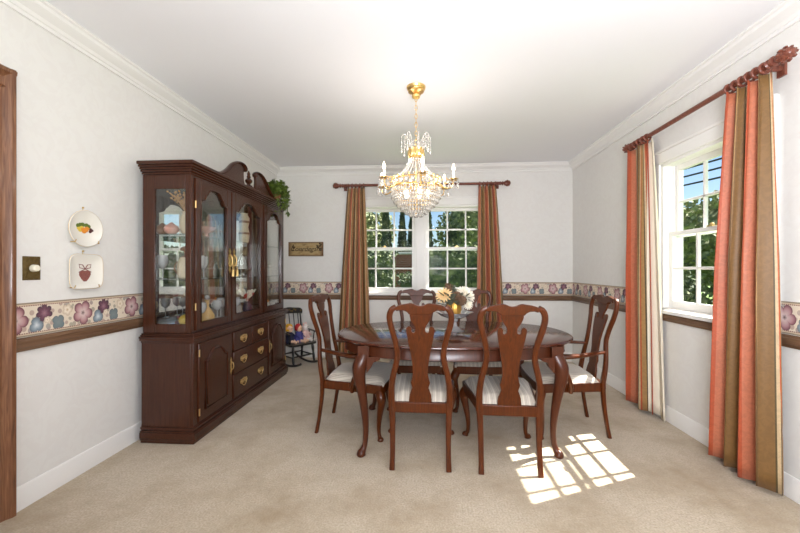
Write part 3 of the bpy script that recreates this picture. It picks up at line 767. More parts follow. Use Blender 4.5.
pr.rotation_euler = (0.3, PI/2*0.93, 0.0)
MB().tube([(0, 0, 0.104), (0.004, 0, 0.125)], 0.002, 6).build('stem', M['cone'], pr)
wine = [(0.032, 0), (0.03, 0.003), (0.004, 0.009), (0.004, 0.08), (0.03, 0.1), (0.038, 0.13), (0.034, 0.165), (0.031, 0.165), (0.034, 0.13), (0.008, 0.088)]
gi = 0
for (x, y, nm, lb, mt) in ((-1.69, 2.63, 'wine_glass', 'clear stemmed glass at the bottom left of the first door', 'cut'),
                       (-1.80, 2.72, 'wine_glass', 'amber stemmed glass behind the decanter in the first door', 'amber'),
                       (-1.69, 2.84, 'wine_glass', 'clear stemmed glass right of the decanter in the first door', 'cut'),
                       (-1.70, 3.00, 'wine_glass', 'clear stemmed glass at the bottom left of the middle door', 'cut'),
                       (-1.80, 3.08, 'wine_glass', 'clear stemmed glass set back in the middle door', 'cut'),
                       (-1.70, 3.15, 'wine_glass', 'clear stemmed glass left of the blue vase', 'cut'),
                       (-1.81, 3.22, 'wine_glass', 'amber stemmed glass set back left of the blue vase', 'amber')):
    lathe_thing(nm, lb, 'wine glass', wine, M[mt], x, y, BZ, group='stemware at the bottom of the china cabinet')
dc = lathe_thing('decanter', 'amber glass decanter with a ball stopper behind the first door', 'decanter', [(0.04, 0), (0.052, 0.01), (0.054, 0.06), (0.03, 0.1), (0.014, 0.125), (0.014, 0.17), (0.022, 0.18)], M['amber'], -1.71, 2.735, BZ)
MB().ball((0, 0, 0.2), 0.02).build('stopper', M['cut'], dc)
bv = lathe_thing('posy_vase', 'dark blue vase holding a posy of white and red flowers behind the middle door', 'vase', [(0.03, 0), (0.045, 0.03), (0.042, 0.07), (0.026, 0.1), (0.032, 0.11)], M['deep_blue'], -1.70, 3.36, BZ)
sprig(12, 0.12, 0.075, 0.016).build('white_flowers', M['petal'], bv, loc=(0, 0, 0.1))
sprig(7, 0.09, 0.06, 0.013).build('red_flowers', M['red_cloth'], bv, loc=(0, 0, 0.1))
cp = lathe_thing('sugar_bowl', 'white china pot with an orange lid behind the end door', 'pot', [(0.03, 0), (0.045, 0.02), (0.046, 0.05), (0.032, 0.07)], M['porc'], -1.70, 3.76, BZ)
MB().lathe([(0.036, 0.07), (0.03, 0.088), (0.008, 0.098), (0.01, 0.112), (0.003, 0.118)]).build('lid', M['orange_paint'], cp)
lathe_thing('china_cup', 'small white china cup beside the orange-lidded pot', 'cup', [(0.02, 0), (0.022, 0.006), (0.036, 0.05), (0.034, 0.05), (0.018, 0.01)], M['porc'], -1.68, 3.88, BZ)

# trailing plant at the far end of the cabinet top
pl = thing('trailing_plant', 'green trailing plant spilling over the far end of the cabinet top', 'plant', (-1.65, 3.89, cz))
MB().lathe([(0.045, 0), (0.06, 0.06), (0.064, 0.065), (0.05, 0.07)]).build('pot', M['terracotta'], pl)
def leaf_quad(m, c, d, n, s):
    d = Vector(d).normalized(); n = Vector(n); sd = d.cross(n)
    if sd.length < 1e-3: sd = Vector((1, 0, 0))
    sd.normalize(); c = Vector(c); up = sd.cross(d)
    m.add([c, c+d*s*0.5+sd*s*0.42+up*s*0.08, c+d*s, c+d*s*0.5-sd*s*0.42+up*s*0.08], [(0, 1, 2), (0, 2, 3)])
fl = MB(); sm = MB()
for i in range(44):
    a = random.uniform(-PI, PI); R_ = random.uniform(0.06, 0.16); dz = random.uniform(-0.17, 0.06)
    if math.cos(a) < -0.2 : R_ *= 0.6
    if abs(a) > 2.0 : dz = abs(dz)*0.2
    ok = math.cos(a) > 0.35
    if not ok: dz = max(dz, 0.02)
    else: R_ = max(R_, 0.135)
    pts = smoothpath([(0, 0, 0.06), (R_*0.55*math.cos(a), R_*0.55*math.sin(a), 0.06+random.uniform(0.07, 0.16)), (R_*math.cos(a), R_*math.sin(a), 0.09), (R_*1.05*math.cos(a), R_*1.05*math.sin(a), min(0.06, dz))], 5)
    sm.tube(pts, 0.002, 5)
    for p_ in pts[2::2]:
        for k in range(3):
            leaf_quad(fl, Vector(p_)+Vector([random.uniform(-.012, .012) for _ in range(3)]), [random.uniform(-1, 1), random.uniform(-1, 1), random.uniform(-.8, .5)], [random.uniform(-.4, .4), random.uniform(-.4, .4), 1], random.uniform(0.036, 0.06))
fl.build('leaves', M['leaf'], pl, smooth=False); sm.build('stems', M['leaf'], pl)

# ------------------------------------------------------------------ dining table
tb = thing('dining_table', 'polished oval cherry dining table on cabriole legs in the middle of the carpet', 'dining table', (0.21, 2.75, 0), math.radians(3))
def oval(a, b_, e=2.35, n=96):
    out = []
    for k in range(n):
        t = 2*PI*k/n; ct, st_ = math.cos(t), math.sin(t)
        out.append((math.copysign(abs(ct)**(2/e), ct)*a, math.copysign(abs(st_)**(2/e), st_)*b_))
    return out
TA, TB = 0.855, 0.56
def oval_stack(rows, e=2.35, n=96):
    m = MB(); vs = []; fs = []
    for (off, z) in rows: vs += [(x, y, z) for x, y in oval(TA+off, TB+off, e, n)]
    for i in range(len(rows)-1):
        for k in range(n): fs.append((i*n+k, i*n+(k+1) % n, (i+1)*n+(k+1) % n, (i+1)*n+k))
    fs.append(tuple(range(n))[::-1]); fs.append(tuple((len(rows)-1)*n+k for k in range(n)))
    return m.add(vs, fs)
oval_stack([(-0.03, 0.722), (-0.012, 0.724), (-0.008, 0.731), (0.0, 0.733), (0.0, 0.741), (-0.004, 0.746), (-0.012, 0.748), (-0.016, 0.750)]).build('table_top', M['table'], tb, angle=60)
rows = [(-0.055, 0.722), (-0.055, 0.652), (-0.052, 0.648), (-0.058, 0.644), (-0.075, 0.644), (-0.075, 0.722)]
m = MB(); n = 96; vs = []; fs = []
for (off, z) in rows: vs += [(x, y, z) for x, y in oval(TA+off, TB+off, 2.35, n)]
for i in range(len(rows)):
    j = (i+1) % len(rows)
    for k in range(n): fs.append((i*n+k, j*n+k, j*n+(k+1) % n, i*n+(k+1) % n))
m.add(vs, fs).build('apron', M['tleg'], tb, angle=50)
for s in (0.33,):
    pass
def cabriole(h, R, out, block, ears=True):
    """leg along z 0..h, bulging towards +x (turned to the diagonal by the caller)"""
    m = MB()
    prof = [(h, 0.0, R*0.95), (h*0.95, R*0.35, R*1.0), (h*0.88, R*0.75, R*0.98), (h*0.78, R*0.72, R*0.84), (h*0.62, R*0.30, R*0.66), (h*0.45, -R*0.08, R*0.54), (h*0.28, -R*0.30, R*0.44),
            (h*0.13, -R*0.22, R*0.38), (h*0.065, R*0.08, R*0.42), (h*0.035, R*0.36, R*0.62), (h*0.015, R*0.45, R*0.66), (0.0, R*0.45, R*0.5)]
    pts = smoothpath([(o*out, 0, z, r) for z, o, r in prof], 4)
    m.tube([(p[0], 0, p[2]) for p in pts], [p[3] for p in pts], 14, up=(0, 1, 0))
    return m
for sx in (-1, 1):
    for sy in (-1, 1):
        ang = math.atan2(sy*0.8, sx)
        lg = MB()
        Mx = Matrix.Translation((sx*0.625, sy*0.375, 0)) @ Matrix.Rotation(ang, 4, 'Z')
        lg.merge(cabriole(0.655, 0.047, 1.0, 0), Mx)
        lg.box(sx*0.625-0.036, sx*0.625+0.036, sy*0.375-0.036, sy*0.375+0.036, 0.60, 0.722)
        # carved knee brackets either side
        for dx, dy in ((-sx, 0), (0, -sy)):
            br = smoothpath([(0.0, 0.0), (0.085, 0.0), (0.08, -0.022), (0.05, -0.03), (0.035, -0.06), (0.0, -0.105)], 3)
            if dx: lg.prism([(sx*0.625+dx*(0.02+p_), 0.650+q_) for p_, q_ in br], sy*(0.375-0.004), sy*(0.375+0.040), 'y')
            else: lg.prism([(sy*0.375+dy*(0.02+p_), 0.650+q_) for p_, q_ in br], sx*(0.625-0.004), sx*(0.625+0.040), 'x')
        lg.build('leg', M['tleg'], tb, bevel=0.002)

# ------------------------------------------------------------------ chairs (local: back at y=0, faces +y)
def make_chair(arms, sx=1.0):
    label = 'cherry armchair' if arms else 'cherry side chair'
    r = thing('dining_armchair' if arms else 'dining_chair', label, 'chair', group='queen style dining chairs around the table')
    def by(z):       # rake of the back
        if z < 0.40: return -0.05*(1-z/0.40)**1.6
        t = z-0.40
        return -0.02*math.sin(min(1, t/0.3)*PI)*0.4 - 0.17*t*(0.5+0.5*min(1, t/0.45))
    prof = [(0.172, 0, .017), (0.170, 0.1, .016), (0.172, 0.25, .018), (0.178, 0.40, .021), (0.178, 0.36, .021), (0.178, 0.48, .020), (0.166, 0.57, .0185), (0.148, 0.64, .018), (0.140, 0.70, .0175), (0.148, 0.77, .0175),
            (0.168, 0.85, .018), (0.182, 0.91, .018), (0.1815, 0.95, .018), (0.168, 0.98, .018), (0.145, 0.995, .016)]
    pts = smoothpath(prof, 4)
    for s in (-1, 1):
        p = MB()
        p.tube([(s*sx*a, by(z), z) for a, z, w in pts], [(w, w*0.8) for a, z, w in pts], 12, up=(0, 1, 0), square=0.35)
        # little shoe at the foot
        p.build('back_post', M['chair'], r)
    up = [(0.150, 0.990), (0.135, 1.003), (0.11, 1.010), (0.08, 1.015), (0.055, 1.019), (0.04, 1.016), (0.02, 1.006), (0, 1.003)]
    lo = [(0, 0.950), (0.06, 0.950), (0.068, 0.953), (0.078, 0.965), (0.095, 0.974), (0.12, 0.976), (0.142, 0.970)]
    half = up[::-1]
    poly = [(-sx*a, z) for a, z in up]+[(sx*a, z) for a, z in up[::-1][1:]]+[(sx*a, z) for a, z in lo[::-1]]+[(-sx*a, z) for a, z in lo[1:]]
    MB().prism(poly, -0.014, 0.014, 'y', curve=lambda q: by(q[1])).build('crest_rail', M['chair'], r, bevel=0.004)
    sp = [(.064, .955), (.062, .93), (.055, .905), (.044, .888), (.036, .870), (.038, .856), (.046, .850), (.052, .862), (.062, .869), (.074, .865), (.081, .850), (.080, .83), (.075, .79), (.066, .745), (.054, .68), (.047, .62), (.046, .58),
          (.053, .545), (.059, .525), (.053, .505), (.050, .492), (.056, .475), (.066, .445), (.070, .415), (.070, .385)]
    poly = [(-a*sx, z) for a, z in sp]+[(a*sx, z) for a, z in sp[::-1]]
    # scrolled upper part: a flat piece with a hook cut in each side
    hi = [(.064, .956), (.062, .935), (.054, .912), (.042, .893), (.032, .878), (.028, .862), (.031, .846), (.041, .838), (.050, .842), (.052, .853), (.051, .863), (.057, .876), (.070, .880), (.083, .868), (.084, .848), (.0815, .83)]
    hp = MB().prism([(-a*sx, z) for a, z in hi]+[(a*sx, z) for a, z in hi[::-1]], -0.007, 0.007, 'y', curve=lambda q: by(q[1]))
    sp = [q for q in sp if q[1] <= 0.831]; sp[0] = (.0815, .83)
    # lower part in strips so that the curve of the back is followed
    m = MB()
    n_ = len(sp)
    vs = []
    for yy in (-0.007, 0.007):
        for a, z in sp: vs += [(-a*sx, by(z)+yy, z), (a*sx, by(z)+yy, z)]
    fs = []
    for i in range(n_-1):
        fs.append((2*i, 2*i+2, 2*i+3, 2*i+1)); o_ = 2*n_
        fs.append((o_+2*i, o_+2*i+1, o_+2*i+3, o_+2*i+2))
        fs.append((2*i, o_+2*i, o_+2*i+2, 2*i+2)); fs.append((2*i+1, 2*i+3, o_+2*i+3, o_+2*i+1))
    fs += [(0, 1, 2*n_+1, 2*n_), (2*n_-2, 4*n_-2, 4*n_-1, 2*n_-1)]
    m.add(vs, fs); m.merge(hp).build('splat', M['chair'], r, angle=50)
    # seat frame
    D = 0.485; wb, wf = 0.178*sx, 0.243*sx
    f = MB()
    f.prism([(-wb, -0.012), (wb, -0.012), (wb, 0.012), (-wb, 0.012)], 0.333, 0.397, 'z')
    sfront = smoothpath([(-wf, D-0.03), (-wf*0.8, D-0.005), (0, D+0.012), (wf*0.8, D-0.005), (wf, D-0.03)], 4)
    f.prism(sfront+[(wf-0.03, D-0.05), (-wf+0.03, D-0.05)], 0.333, 0.397, 'z')
    for s in (-1, 1):
        f.prism([(s*wb, 0), (s*(wb-0.028), 0), (s*(wf-0.028), D-0.03), (s*wf, D-0.03)], 0.333, 0.397, 'z')
    f.build('seat_frame', M['chair'], r, bevel=0.004)
    # cushion: domed grid in the frame
    c = MB(); nu, nv = 14, 14; vs = []; fs = []
    for j in range(nv+1):
        for i in range(nu+1):
            u_, v_ = i/nu*2-1, j/nv
            ww = (wb-0.010)+((wf-0.012)-(wb-0.010))*v_
            edge = (1-abs(u_)**5)*(1-abs(2*v_-1)**5)
            yy = 0.016+(D-0.028)*v_ + (0.012*(1-u_*u_))*v_
            if 0: pass
            vs.append((u_*ww, yy, 0.397+0.012*(edge > 0)+0.042*max(0, edge)**0.5))
    for j in range(nv):
        for i in range(nu):
            a = j*(nu+1)+i; fs.append((a, a+1, a+nu+2, a+nu+1))
    top = len(vs)
    for k in range(top): vs.append((vs[k][0], vs[k][1], 0.386))
    ringi = [i for i in range(nu+1)]+[j*(nu+1)+nu for j in range(1, nv+1)]+[nv*(nu+1)+i for i in range(nu-1, -1, -1)]+[j*(nu+1) for j in range(nv-1, 0, -1)]
    for k in range(len(ringi)):
        a, b_ = ringi[k], ringi[(k+1) % len(ringi)]; fs.append((b_, a, a+top, b_+top)[::-1])
    for j in range(nv):
        for i in range(nu):
            a = top+j*(nu+1)+i; fs.append((a, a+nu+1, a+nu+2, a+1))
    c.add(vs, fs).build('seat_cushion', M['cush'], r, angle=70)
    for s in (-1, 1):
        l = MB(); Mx = Matrix.Translation((s*(wf-0.032), D-0.045, 0)) @ Matrix.Rotation(math.atan2(0.8, s*1.0), 4, 'Z')
        l.merge(cabriole(0.345, 0.036, 1.0, 0), Mx)
        l.build('front_leg', M['chair'], r)
    if arms:
        for s in (-1, 1):
            za = 0.605
            a = smoothpath([(s*0.152*sx, by(za)+0.004, za+0.01, .016), (s*0.185*sx, 0.05, za+0.006, .020), (s*0.235*sx, 0.16, za+0.002, .022), (s*0.262*sx, 0.25, za, .025), (s*0.255*sx, 0.315, za-0.006, .029), (s*0.24*sx, 0.335, za-0.02, .018)], 5)
            am = MB().tube([p_[:3] for p_ in a], [(p_[3], p_[3]*0.68) for p_ in a], 10, up=(0, 0, 1))
            ao = am.build('arm', M['chair'], r)
            q = smoothpath([(s*0.252*sx, 0.30, za-0.012, .016), (s*0.262*sx, 0.31, 0.565, .017), (s*0.266*sx, 0.29, 0.50, .018), (s*0.256*sx, 0.26, 0.43, .019), (s*0.236*sx, 0.245, 0.37, .02), (s*0.226*sx, 0.245, 0.34, .018)], 5)
            MB().tube([p_[:3] for p_ in q], [(p_[3], p_[3]*0.8) for p_ in q], 10, up=(0, 1, 0), square=0.3).build('arm_support', M['chair'], ao)
    return r
ch = make_chair(False)
ch.location = (-0.023, 2.23, 0); ch['label'] = 'cherry side chair with its back to us, nearer the china cabinet'
dup(ch, (0.512, 2.215, 0), math.radians(-1.5), 'cherry side chair with its back to us, nearer the striped sunlight on the carpet')
dup(ch, (-0.077, 3.55, 0), PI, 'cherry side chair across the table, in front of the window left of the flowers')
dup(ch, (0.48, 3.55, 0), PI+0.02, 'cherry side chair across the table, half hidden behind the flowers')
ac = make_chair(True, 1.1)
ac.location = (-0.735, 2.823, 0); ac.rotation_euler = (0, 0, math.radians(-95)); ac['label'] = 'cherry armchair at the table end towards the china cabinet'
dup(ac, (1.29, 2.885, 0), math.radians(88.7), 'cherry armchair at the table end towards the large side window')

# ------------------------------------------------------------------ centrepiece
TX, TY, TZ = 0.235, 2.80, 0.75
co = thing('glass_compote', 'clear cut-glass pedestal bowl under the flower arrangement on the table', 'compote', (TX, TY, TZ))
MB().lathe([(0.075, 0), (0.078, 0.006), (0.05, 0.014), (0.02, 0.03), (0.016, 0.06), (0.026, 0.075), (0.018, 0.09)], seg=24).build('foot', M['cut'], co)
MB().lathe([(0.018, 0.088), (0.06, 0.092), (0.10, 0.108), (0.135, 0.135), (0.14, 0.138), (0.132, 0.14), (0.095, 0.116), (0.05, 0.102), (0.01, 0.100)], seg=48, flute=(8, 0.06)).build('bowl', M['cut'], co)
ar = thing('flower_arrangement', 'gold pumpkin vase with cream flowers and pine cones on the glass pedestal bowl', 'flower arrangement', (TX-0.005, TY, TZ+0.103))
MB().lathe([(0.024, 0), (0.044, 0.012), (0.055, 0.05), (0.054, 0.085), (0.044, 0.115), (0.03, 0.122)], seg=40, flute=(10, 0.06)).build('pumpkin_vase', M['goldpump'], ar)
def mum(R, layers=5, n=16):
    m = MB()
    for l in range(layers):
        el = math.radians(8+l*20); rr = R*(1-l*0.13); k_n = n-l*2
        for k in range(k_n):
            a = 2*PI*(k+l*0.5)/k_n
            dr = Vector((math.cos(a)*math.cos(el), math.sin(a)*math.cos(el), math.sin(el)))
            sd = Vector((-math.sin(a), math.cos(a), 0)); un = dr.cross(sd)*-1
            w_ = R*0.13
            p0 = dr*R*0.12; p1 = dr*rr*0.6; p2 = dr*rr+un*R*0.08
            m.add([p0-sd*w_*.4, p0+sd*w_*.4, p1+sd*w_-un*-0.002, p1-sd*w_-un*-0.002, p2+sd*w_*.5, p2-sd*w_*.5], [(0, 1, 2, 3), (3, 2, 4, 5)])
    m.ball((0, 0, R*0.15), R*0.22)
    return m
for (dx, dy, dz, R, mt, tx, ty) in ((-0.078, -0.02, 0.165, 0.068, 'petal_peach', 0.9, -0.5), (0.088, 0.0, 0.165, 0.080, 'petal', 0.7, 0.7), (0.02, 0.06, 0.18, 0.058, 'petal', -0.4, 0.1), (0.098, -0.045, 0.10, 0.045, 'petal', 1.1, 0.9)):
    f = mum(R).build('flower', M[mt], ar, smooth=False, loc=(dx, dy, dz)); f.rotation_euler = (tx, ty, 0)
def cone_mesh(h, r):
    m = MB().ball((0, 0, h/2), h*0.40, (r/h*1.5, r/h*1.5, 1))
    for i in range(70):
        t = i/70; a = i*2.4; rr = r*math.sin(PI*(0.14+0.8*t))
        o_ = Vector((math.cos(a), math.sin(a), 0)); tg = Vector((-math.sin(a), math.cos(a), 0)); z_ = h*t
        p0 = o_*rr*0.55+Vector((0, 0, z_)); p1 = o_*rr*1.2+Vector((0, 0, z_+0.006))
        m.add([p0-tg*0.003, p0+tg*0.003, p1+tg*0.0075, p1-tg*0.0075, p1+Vector((0, 0, 0.004))], [(0, 1, 2, 3), (3, 2, 4)])
    return m
for (dx, dy, dz, rx, ry) in ((0.012, -0.03, 0.135, 0.9, 0.2), (-0.02, 0.015, 0.185, 0.2, -0.5), (0.04, -0.035, 0.115, 1.1, 0.6)):
    f = cone_mesh(0.075, 0.034).build('pine_cone', M['cone'], ar, loc=(dx, dy, dz)); f.rotation_euler = (rx, ry, 0)
sg = MB()
for i in range(70):
    a = random.uniform(0, 2*PI); R_ = random.uniform(0.05, 0.14)
    leaf_quad(sg, (R_*0.6*math.cos(a), R_*0.6*math.sin(a), 0.10+random.uniform(-0.01, 0.05)), (math.cos(a), math.sin(a), random.uniform(-.4, 1.2)), (0, 0, 1), random.uniform(0.04, 0.075))
for i in range(16):
    sg.ball((random.uniform(-.05, .02), random.uniform(-.02, .05), random.uniform(0.19, 0.235)), 0.012, seg=6, ring=4)
sg.build('greenery', M['sage'], ar, smooth=False)

# ------------------------------------------------------------------ chandelier
chd = thing('crystal_chandelier', 'gold and crystal chandelier with lit candle bulbs hanging over the table', 'chandelier', (-0.062, 2.765, 0))
MB().lathe([(0.03, 2.535), (0.034, 2.55), (0.02, 2.557), (0.045, 2.57), (0.06, 2.578), (0.058, 2.588), (0.07, 2.598), (0.074, 2.615)], seg=28).build('canopy', M['gold'], chd)
cn = MB(); z = 2.535
nl = 12; zt, zb_ = 2.54, 2.145
for i in range(nl):
    zc = zt-(zt-zb_)*(i+0.5)/nl; hh = (zt-zb_)/nl*0.62
    lk = [(0.009*math.cos(t), 0, zc+hh*math.sin(t)) for t in [2*PI*k/14 for k in range(14)]]
    cn.tube(lk, 0.0022, 6, closed=True, M=Matrix.Rotation(PI/2*(i % 2), 4, 'Z'))
cn.build('chain', M['gold'], chd)
MB().lathe([(0.012, 2.16), (0.02, 2.15), (0.05, 2.145), (0.062, 2.14), (0.058, 2.125), (0.062, 2.11), (0.062, 2.085), (0.055, 2.075), (0.06, 2.065), (0.05, 2.06)], seg=36, flute=(12, 0.05)).build('collar', M['gold'], chd)
MB().lathe([(0.008, 1.62), (0.008, 2.15)], seg=10).build('stem', M['gold'], chd)
sp_ = MB(); spc = MB()
for k in range(8):
    a = 2*PI*k/8+0.2; c_, s_ = math.cos(a), math.sin(a)
    pts = smoothpath([(0.04*c_, 0.04*s_, 2.14), (0.055*c_, 0.055*s_, 2.20), (0.085*c_, 0.085*s_, 2.245), (0.11*c_, 0.11*s_, 2.235), (0.112*c_, 0.112*s_, 2.215)], 5)
    o_ = MB().tube(pts, 0.0035, 6).build('plume', M['crystal'], chd)
    d_ = MB()
    for (r_, z0, nb) in ((0.112, 2.205, 6), (0.085, 2.23, 5), (0.062, 2.20, 4)):
        for q in range(nb): d_.ball((r_*c_, r_*s_, z0-q*0.014), 0.0055, seg=6, ring=4)
        d_.ball((r_*c_, r_*s_, z0-nb*0.014-0.006), 0.008, (1, 1, 1.7), 6, 4)
    d_.build('crystal_drops', M['crystal'], o_)
for k in range(20):
    a = 2*PI*k/20; s_ = MB()
    for q in range(22):
        t = q/21; r_ = 0.05+0.128*(t**1.7); z_ = 2.065-0.165*t
        s_.ball((r_*math.cos(a), r_*math.sin(a), z_), 0.0062, seg=6, ring=4)
    s_.build('bead_strand', M['crystal'], chd)
g_ = MB()
def rband(m, r, z0, z1, th=0.006, seg=48):
    m.lathe([(r, z0), (r+th, z0), (r+th, (z0+z1)/2-0.004), (r+th*0.4, (z0+z1)/2), (r+th, (z0+z1)/2+0.004), (r+th, z1), (r, z1), (r-0.003, (z0+z1)/2), (r, z0)], seg=seg, caps=False)
rband(g_, 0.178, 1.842, 1.850, 0.004); rband(g_, 0.178, 1.894, 1.902, 0.004)
for k in range(24):
    a = 2*PI*k/24
    g_.tube([(0.18*math.cos(a), 0.18*math.sin(a), 1.845), (0.184*math.cos(a+0.06), 0.184*math.sin(a+0.06), 1.872), (0.18*math.cos(a), 0.18*math.sin(a), 1.90)], 0.0028, 6)
    g_.ball((0.184*math.cos(a), 0.184*math.sin(a), 1.91), 0.009, (1, 1, 1.2), 6, 4)
for k in range(4):
    a = 2*PI*k/4+0.4; g_.tube([(0, 0, 1.87), (0.18*math.cos(a), 0.18*math.sin(a), 1.87)], 0.003, 6)
g_.build('main_ring', M['gold'], chd)
for k in range(24):
    a = 2*PI*(k+0.5)/24; MB().ball((0.182*math.cos(a), 0.182*math.sin(a), 1.872), 0.013, (1, 1, 1.2), 8, 5).build('ring_crystal', M['crystal'], chd)
for (r_, zt_, ln, nn) in ((0.186, 1.838, 0.075, 52), (0.168, 1.80, 0.07, 46), (0.142, 1.765, 0.065, 40), (0.112, 1.73, 0.06, 32), (0.080, 1.70, 0.055, 24), (0.048, 1.672, 0.045, 14)):
    t_ = MB(); rg = MB()
    rg.tube([(r_*math.cos(2*PI*k/40), r_*math.sin(2*PI*k/40), zt_) for k in range(40)], 0.003, 6, closed=True)
    for k in range(nn):
        a = 2*PI*k/nn; x_, y_ = r_*math.cos(a), r_*math.sin(a)
        nb = 5; st_ = ln/nb
        for q in range(nb-1): t_.ball((x_, y_, zt_-0.007-q*st_*0.9), 0.0062, seg=6, ring=4)
        t_.ball((x_, y_, zt_-ln+0.003), 0.0085, (1, 1, 1.5), 6, 4)
    to = t_.build('crystal_tier', M['crystal'], chd); rg.build('tier_ring', M['gold'], to)
bl = MB().ball((0, 0, 1.628), 0.017, seg=12, ring=8); bl.build('bottom_crystal', M['crystal'], chd)
for k in range(5):
    a = 2*PI*k/5; MB().ball((0.09*math.cos(a), 0.09*math.sin(a), 1.80), 0.018, (1, 1, 1.6), 10, 6).build('inner_bulb', M['bulb'], chd)
for k in range(6):
    a = math.radians(-20+60*k); c_, s_ = math.cos(a), math.sin(a); R3 = 0.295
    pts = smoothpath([(0.18, 0, 1.87), (0.21, 0, 1.835), (0.25, 0, 1.815), (0.285, 0, 1.83), (0.295, 0, 1.868)], 5)
    am = MB().tube([(p[0]*c_, p[0]*s_, p[2]) for p in pts], 0.005, 8)
    sc_ = smoothpath([(0.20, 0, 1.88), (0.235, 0, 1.895), (0.255, 0, 1.87), (0.235, 0, 1.85), (0.225, 0, 1.865)], 5)
    am.tube([(p[0]*c_, p[0]*s_, p[2]) for p in sc_], 0.004, 8)
    ao = am.build('arm', M['gold'], chd)
    MB().lathe([(0.01, 1.866), (0.03, 1.872), (0.038, 1.88), (0.034, 1.884), (0.012, 1.878)], (R3*c_, R3*s_, 0), 20).build('bobeche', M['gold'], ao)
    MB().lathe([(0.0105, 1.878), (0.0105, 1.938), (0.008, 1.941)], (R3*c_, R3*s_, 0), 12).build('candle', M['candle'], ao)
    MB().lathe([(0.006, 1.940), (0.011, 1.952), (0.0115, 1.960), (0.007, 1.976), (0.001, 1.994)], (R3*c_, R3*s_, 0), 12).build('bulb', M['bulb'], ao)
    d_ = MB()
    for q in range(8):
        b_ = 2*PI*q/8; x_, y_ = R3*c_+0.036*math.cos(b_), R3*s_+0.036*math.sin(b_)
        for w_ in range(3): d_.ball((x_, y_, 1.872-w_*0.013), 0.005, seg=6, ring=4)
        d_.ball((x_, y_, 1.872-0.046), 0.008, (1, 1, 1.7), 6, 4)
    d_.build('crystal_drops', M['crystal'], ao)
for k in range(6):
    ld = bpy.data.lights.new('candle_glow', 'POINT'); ld.energy = 1.7; ld.color = (1, 0.90, 0.82); ld.shadow_soft_size = 0.03
    lo_ = bpy.data.objects.new('candle_glow', ld); COL.objects.link(lo_); lo_.parent = chd
    a = math.radians(-20+60*k); lo_.location = (0.295*math.cos(a), 0.295*math.sin(a), 2.03)

# ------------------------------------------------------------------ curtains and rods
def curtain(name, label, mat, axis, plane, t0, t1, b0, b1, zt, zb, folds, amp, group, inward, lining=None, ph=0.0):
    nu, nv = 120, 24
    def pos(u, v):          # v=0 top
        e = v**0.8
        a = t0+(t1-t0)*u; bb_ = b0+(b1-b0)*u
        s = a+(bb_-a)*e
        w = 2*PI*folds*u+ph
        am = amp*(0.42+0.58*min(1, v*2.2))*min(1, 0.35+(1-u)*5)
        o = am*(math.sin(w)+0.26*math.sin(2*w+1.5+v)+0.12*math.sin(3.3*w+3*v))
        s += (b1-b0)/folds*0.10*math.sin(2*w)*min(1, 0.4+v)
        z = zt+(zb-zt)*v + (0.012*math.cos(w) if v == 0 else 0) + (0.008*math.sin(w*0.7) if v == 1 else 0)
        return (plane+o*inward, s, z) if axis == 'y' else (s, plane+o*inward, z)
    m = MB(); vs = [pos(i/nu, j/nv) for j in range(nv+1) for i in range(nu+1)]
    fs = [(j*(nu+1)+i, j*(nu+1)+i+1, (j+1)*(nu+1)+i+1, (j+1)*(nu+1)+i) for j in range(nv) for i in range(nu)]
    m.add(vs, fs)
    o = m.build(name, mat, None, angle=180, uvf=lambda i, p: ((i % (nu+1))/nu, 1-(i//(nu+1))/nv))
    sd = o.modifiers.new('cloth_thickness', 'SOLIDIFY'); sd.thickness = 0.004; sd.offset = 0
    tag(o, label, 'curtain', group)
    return o
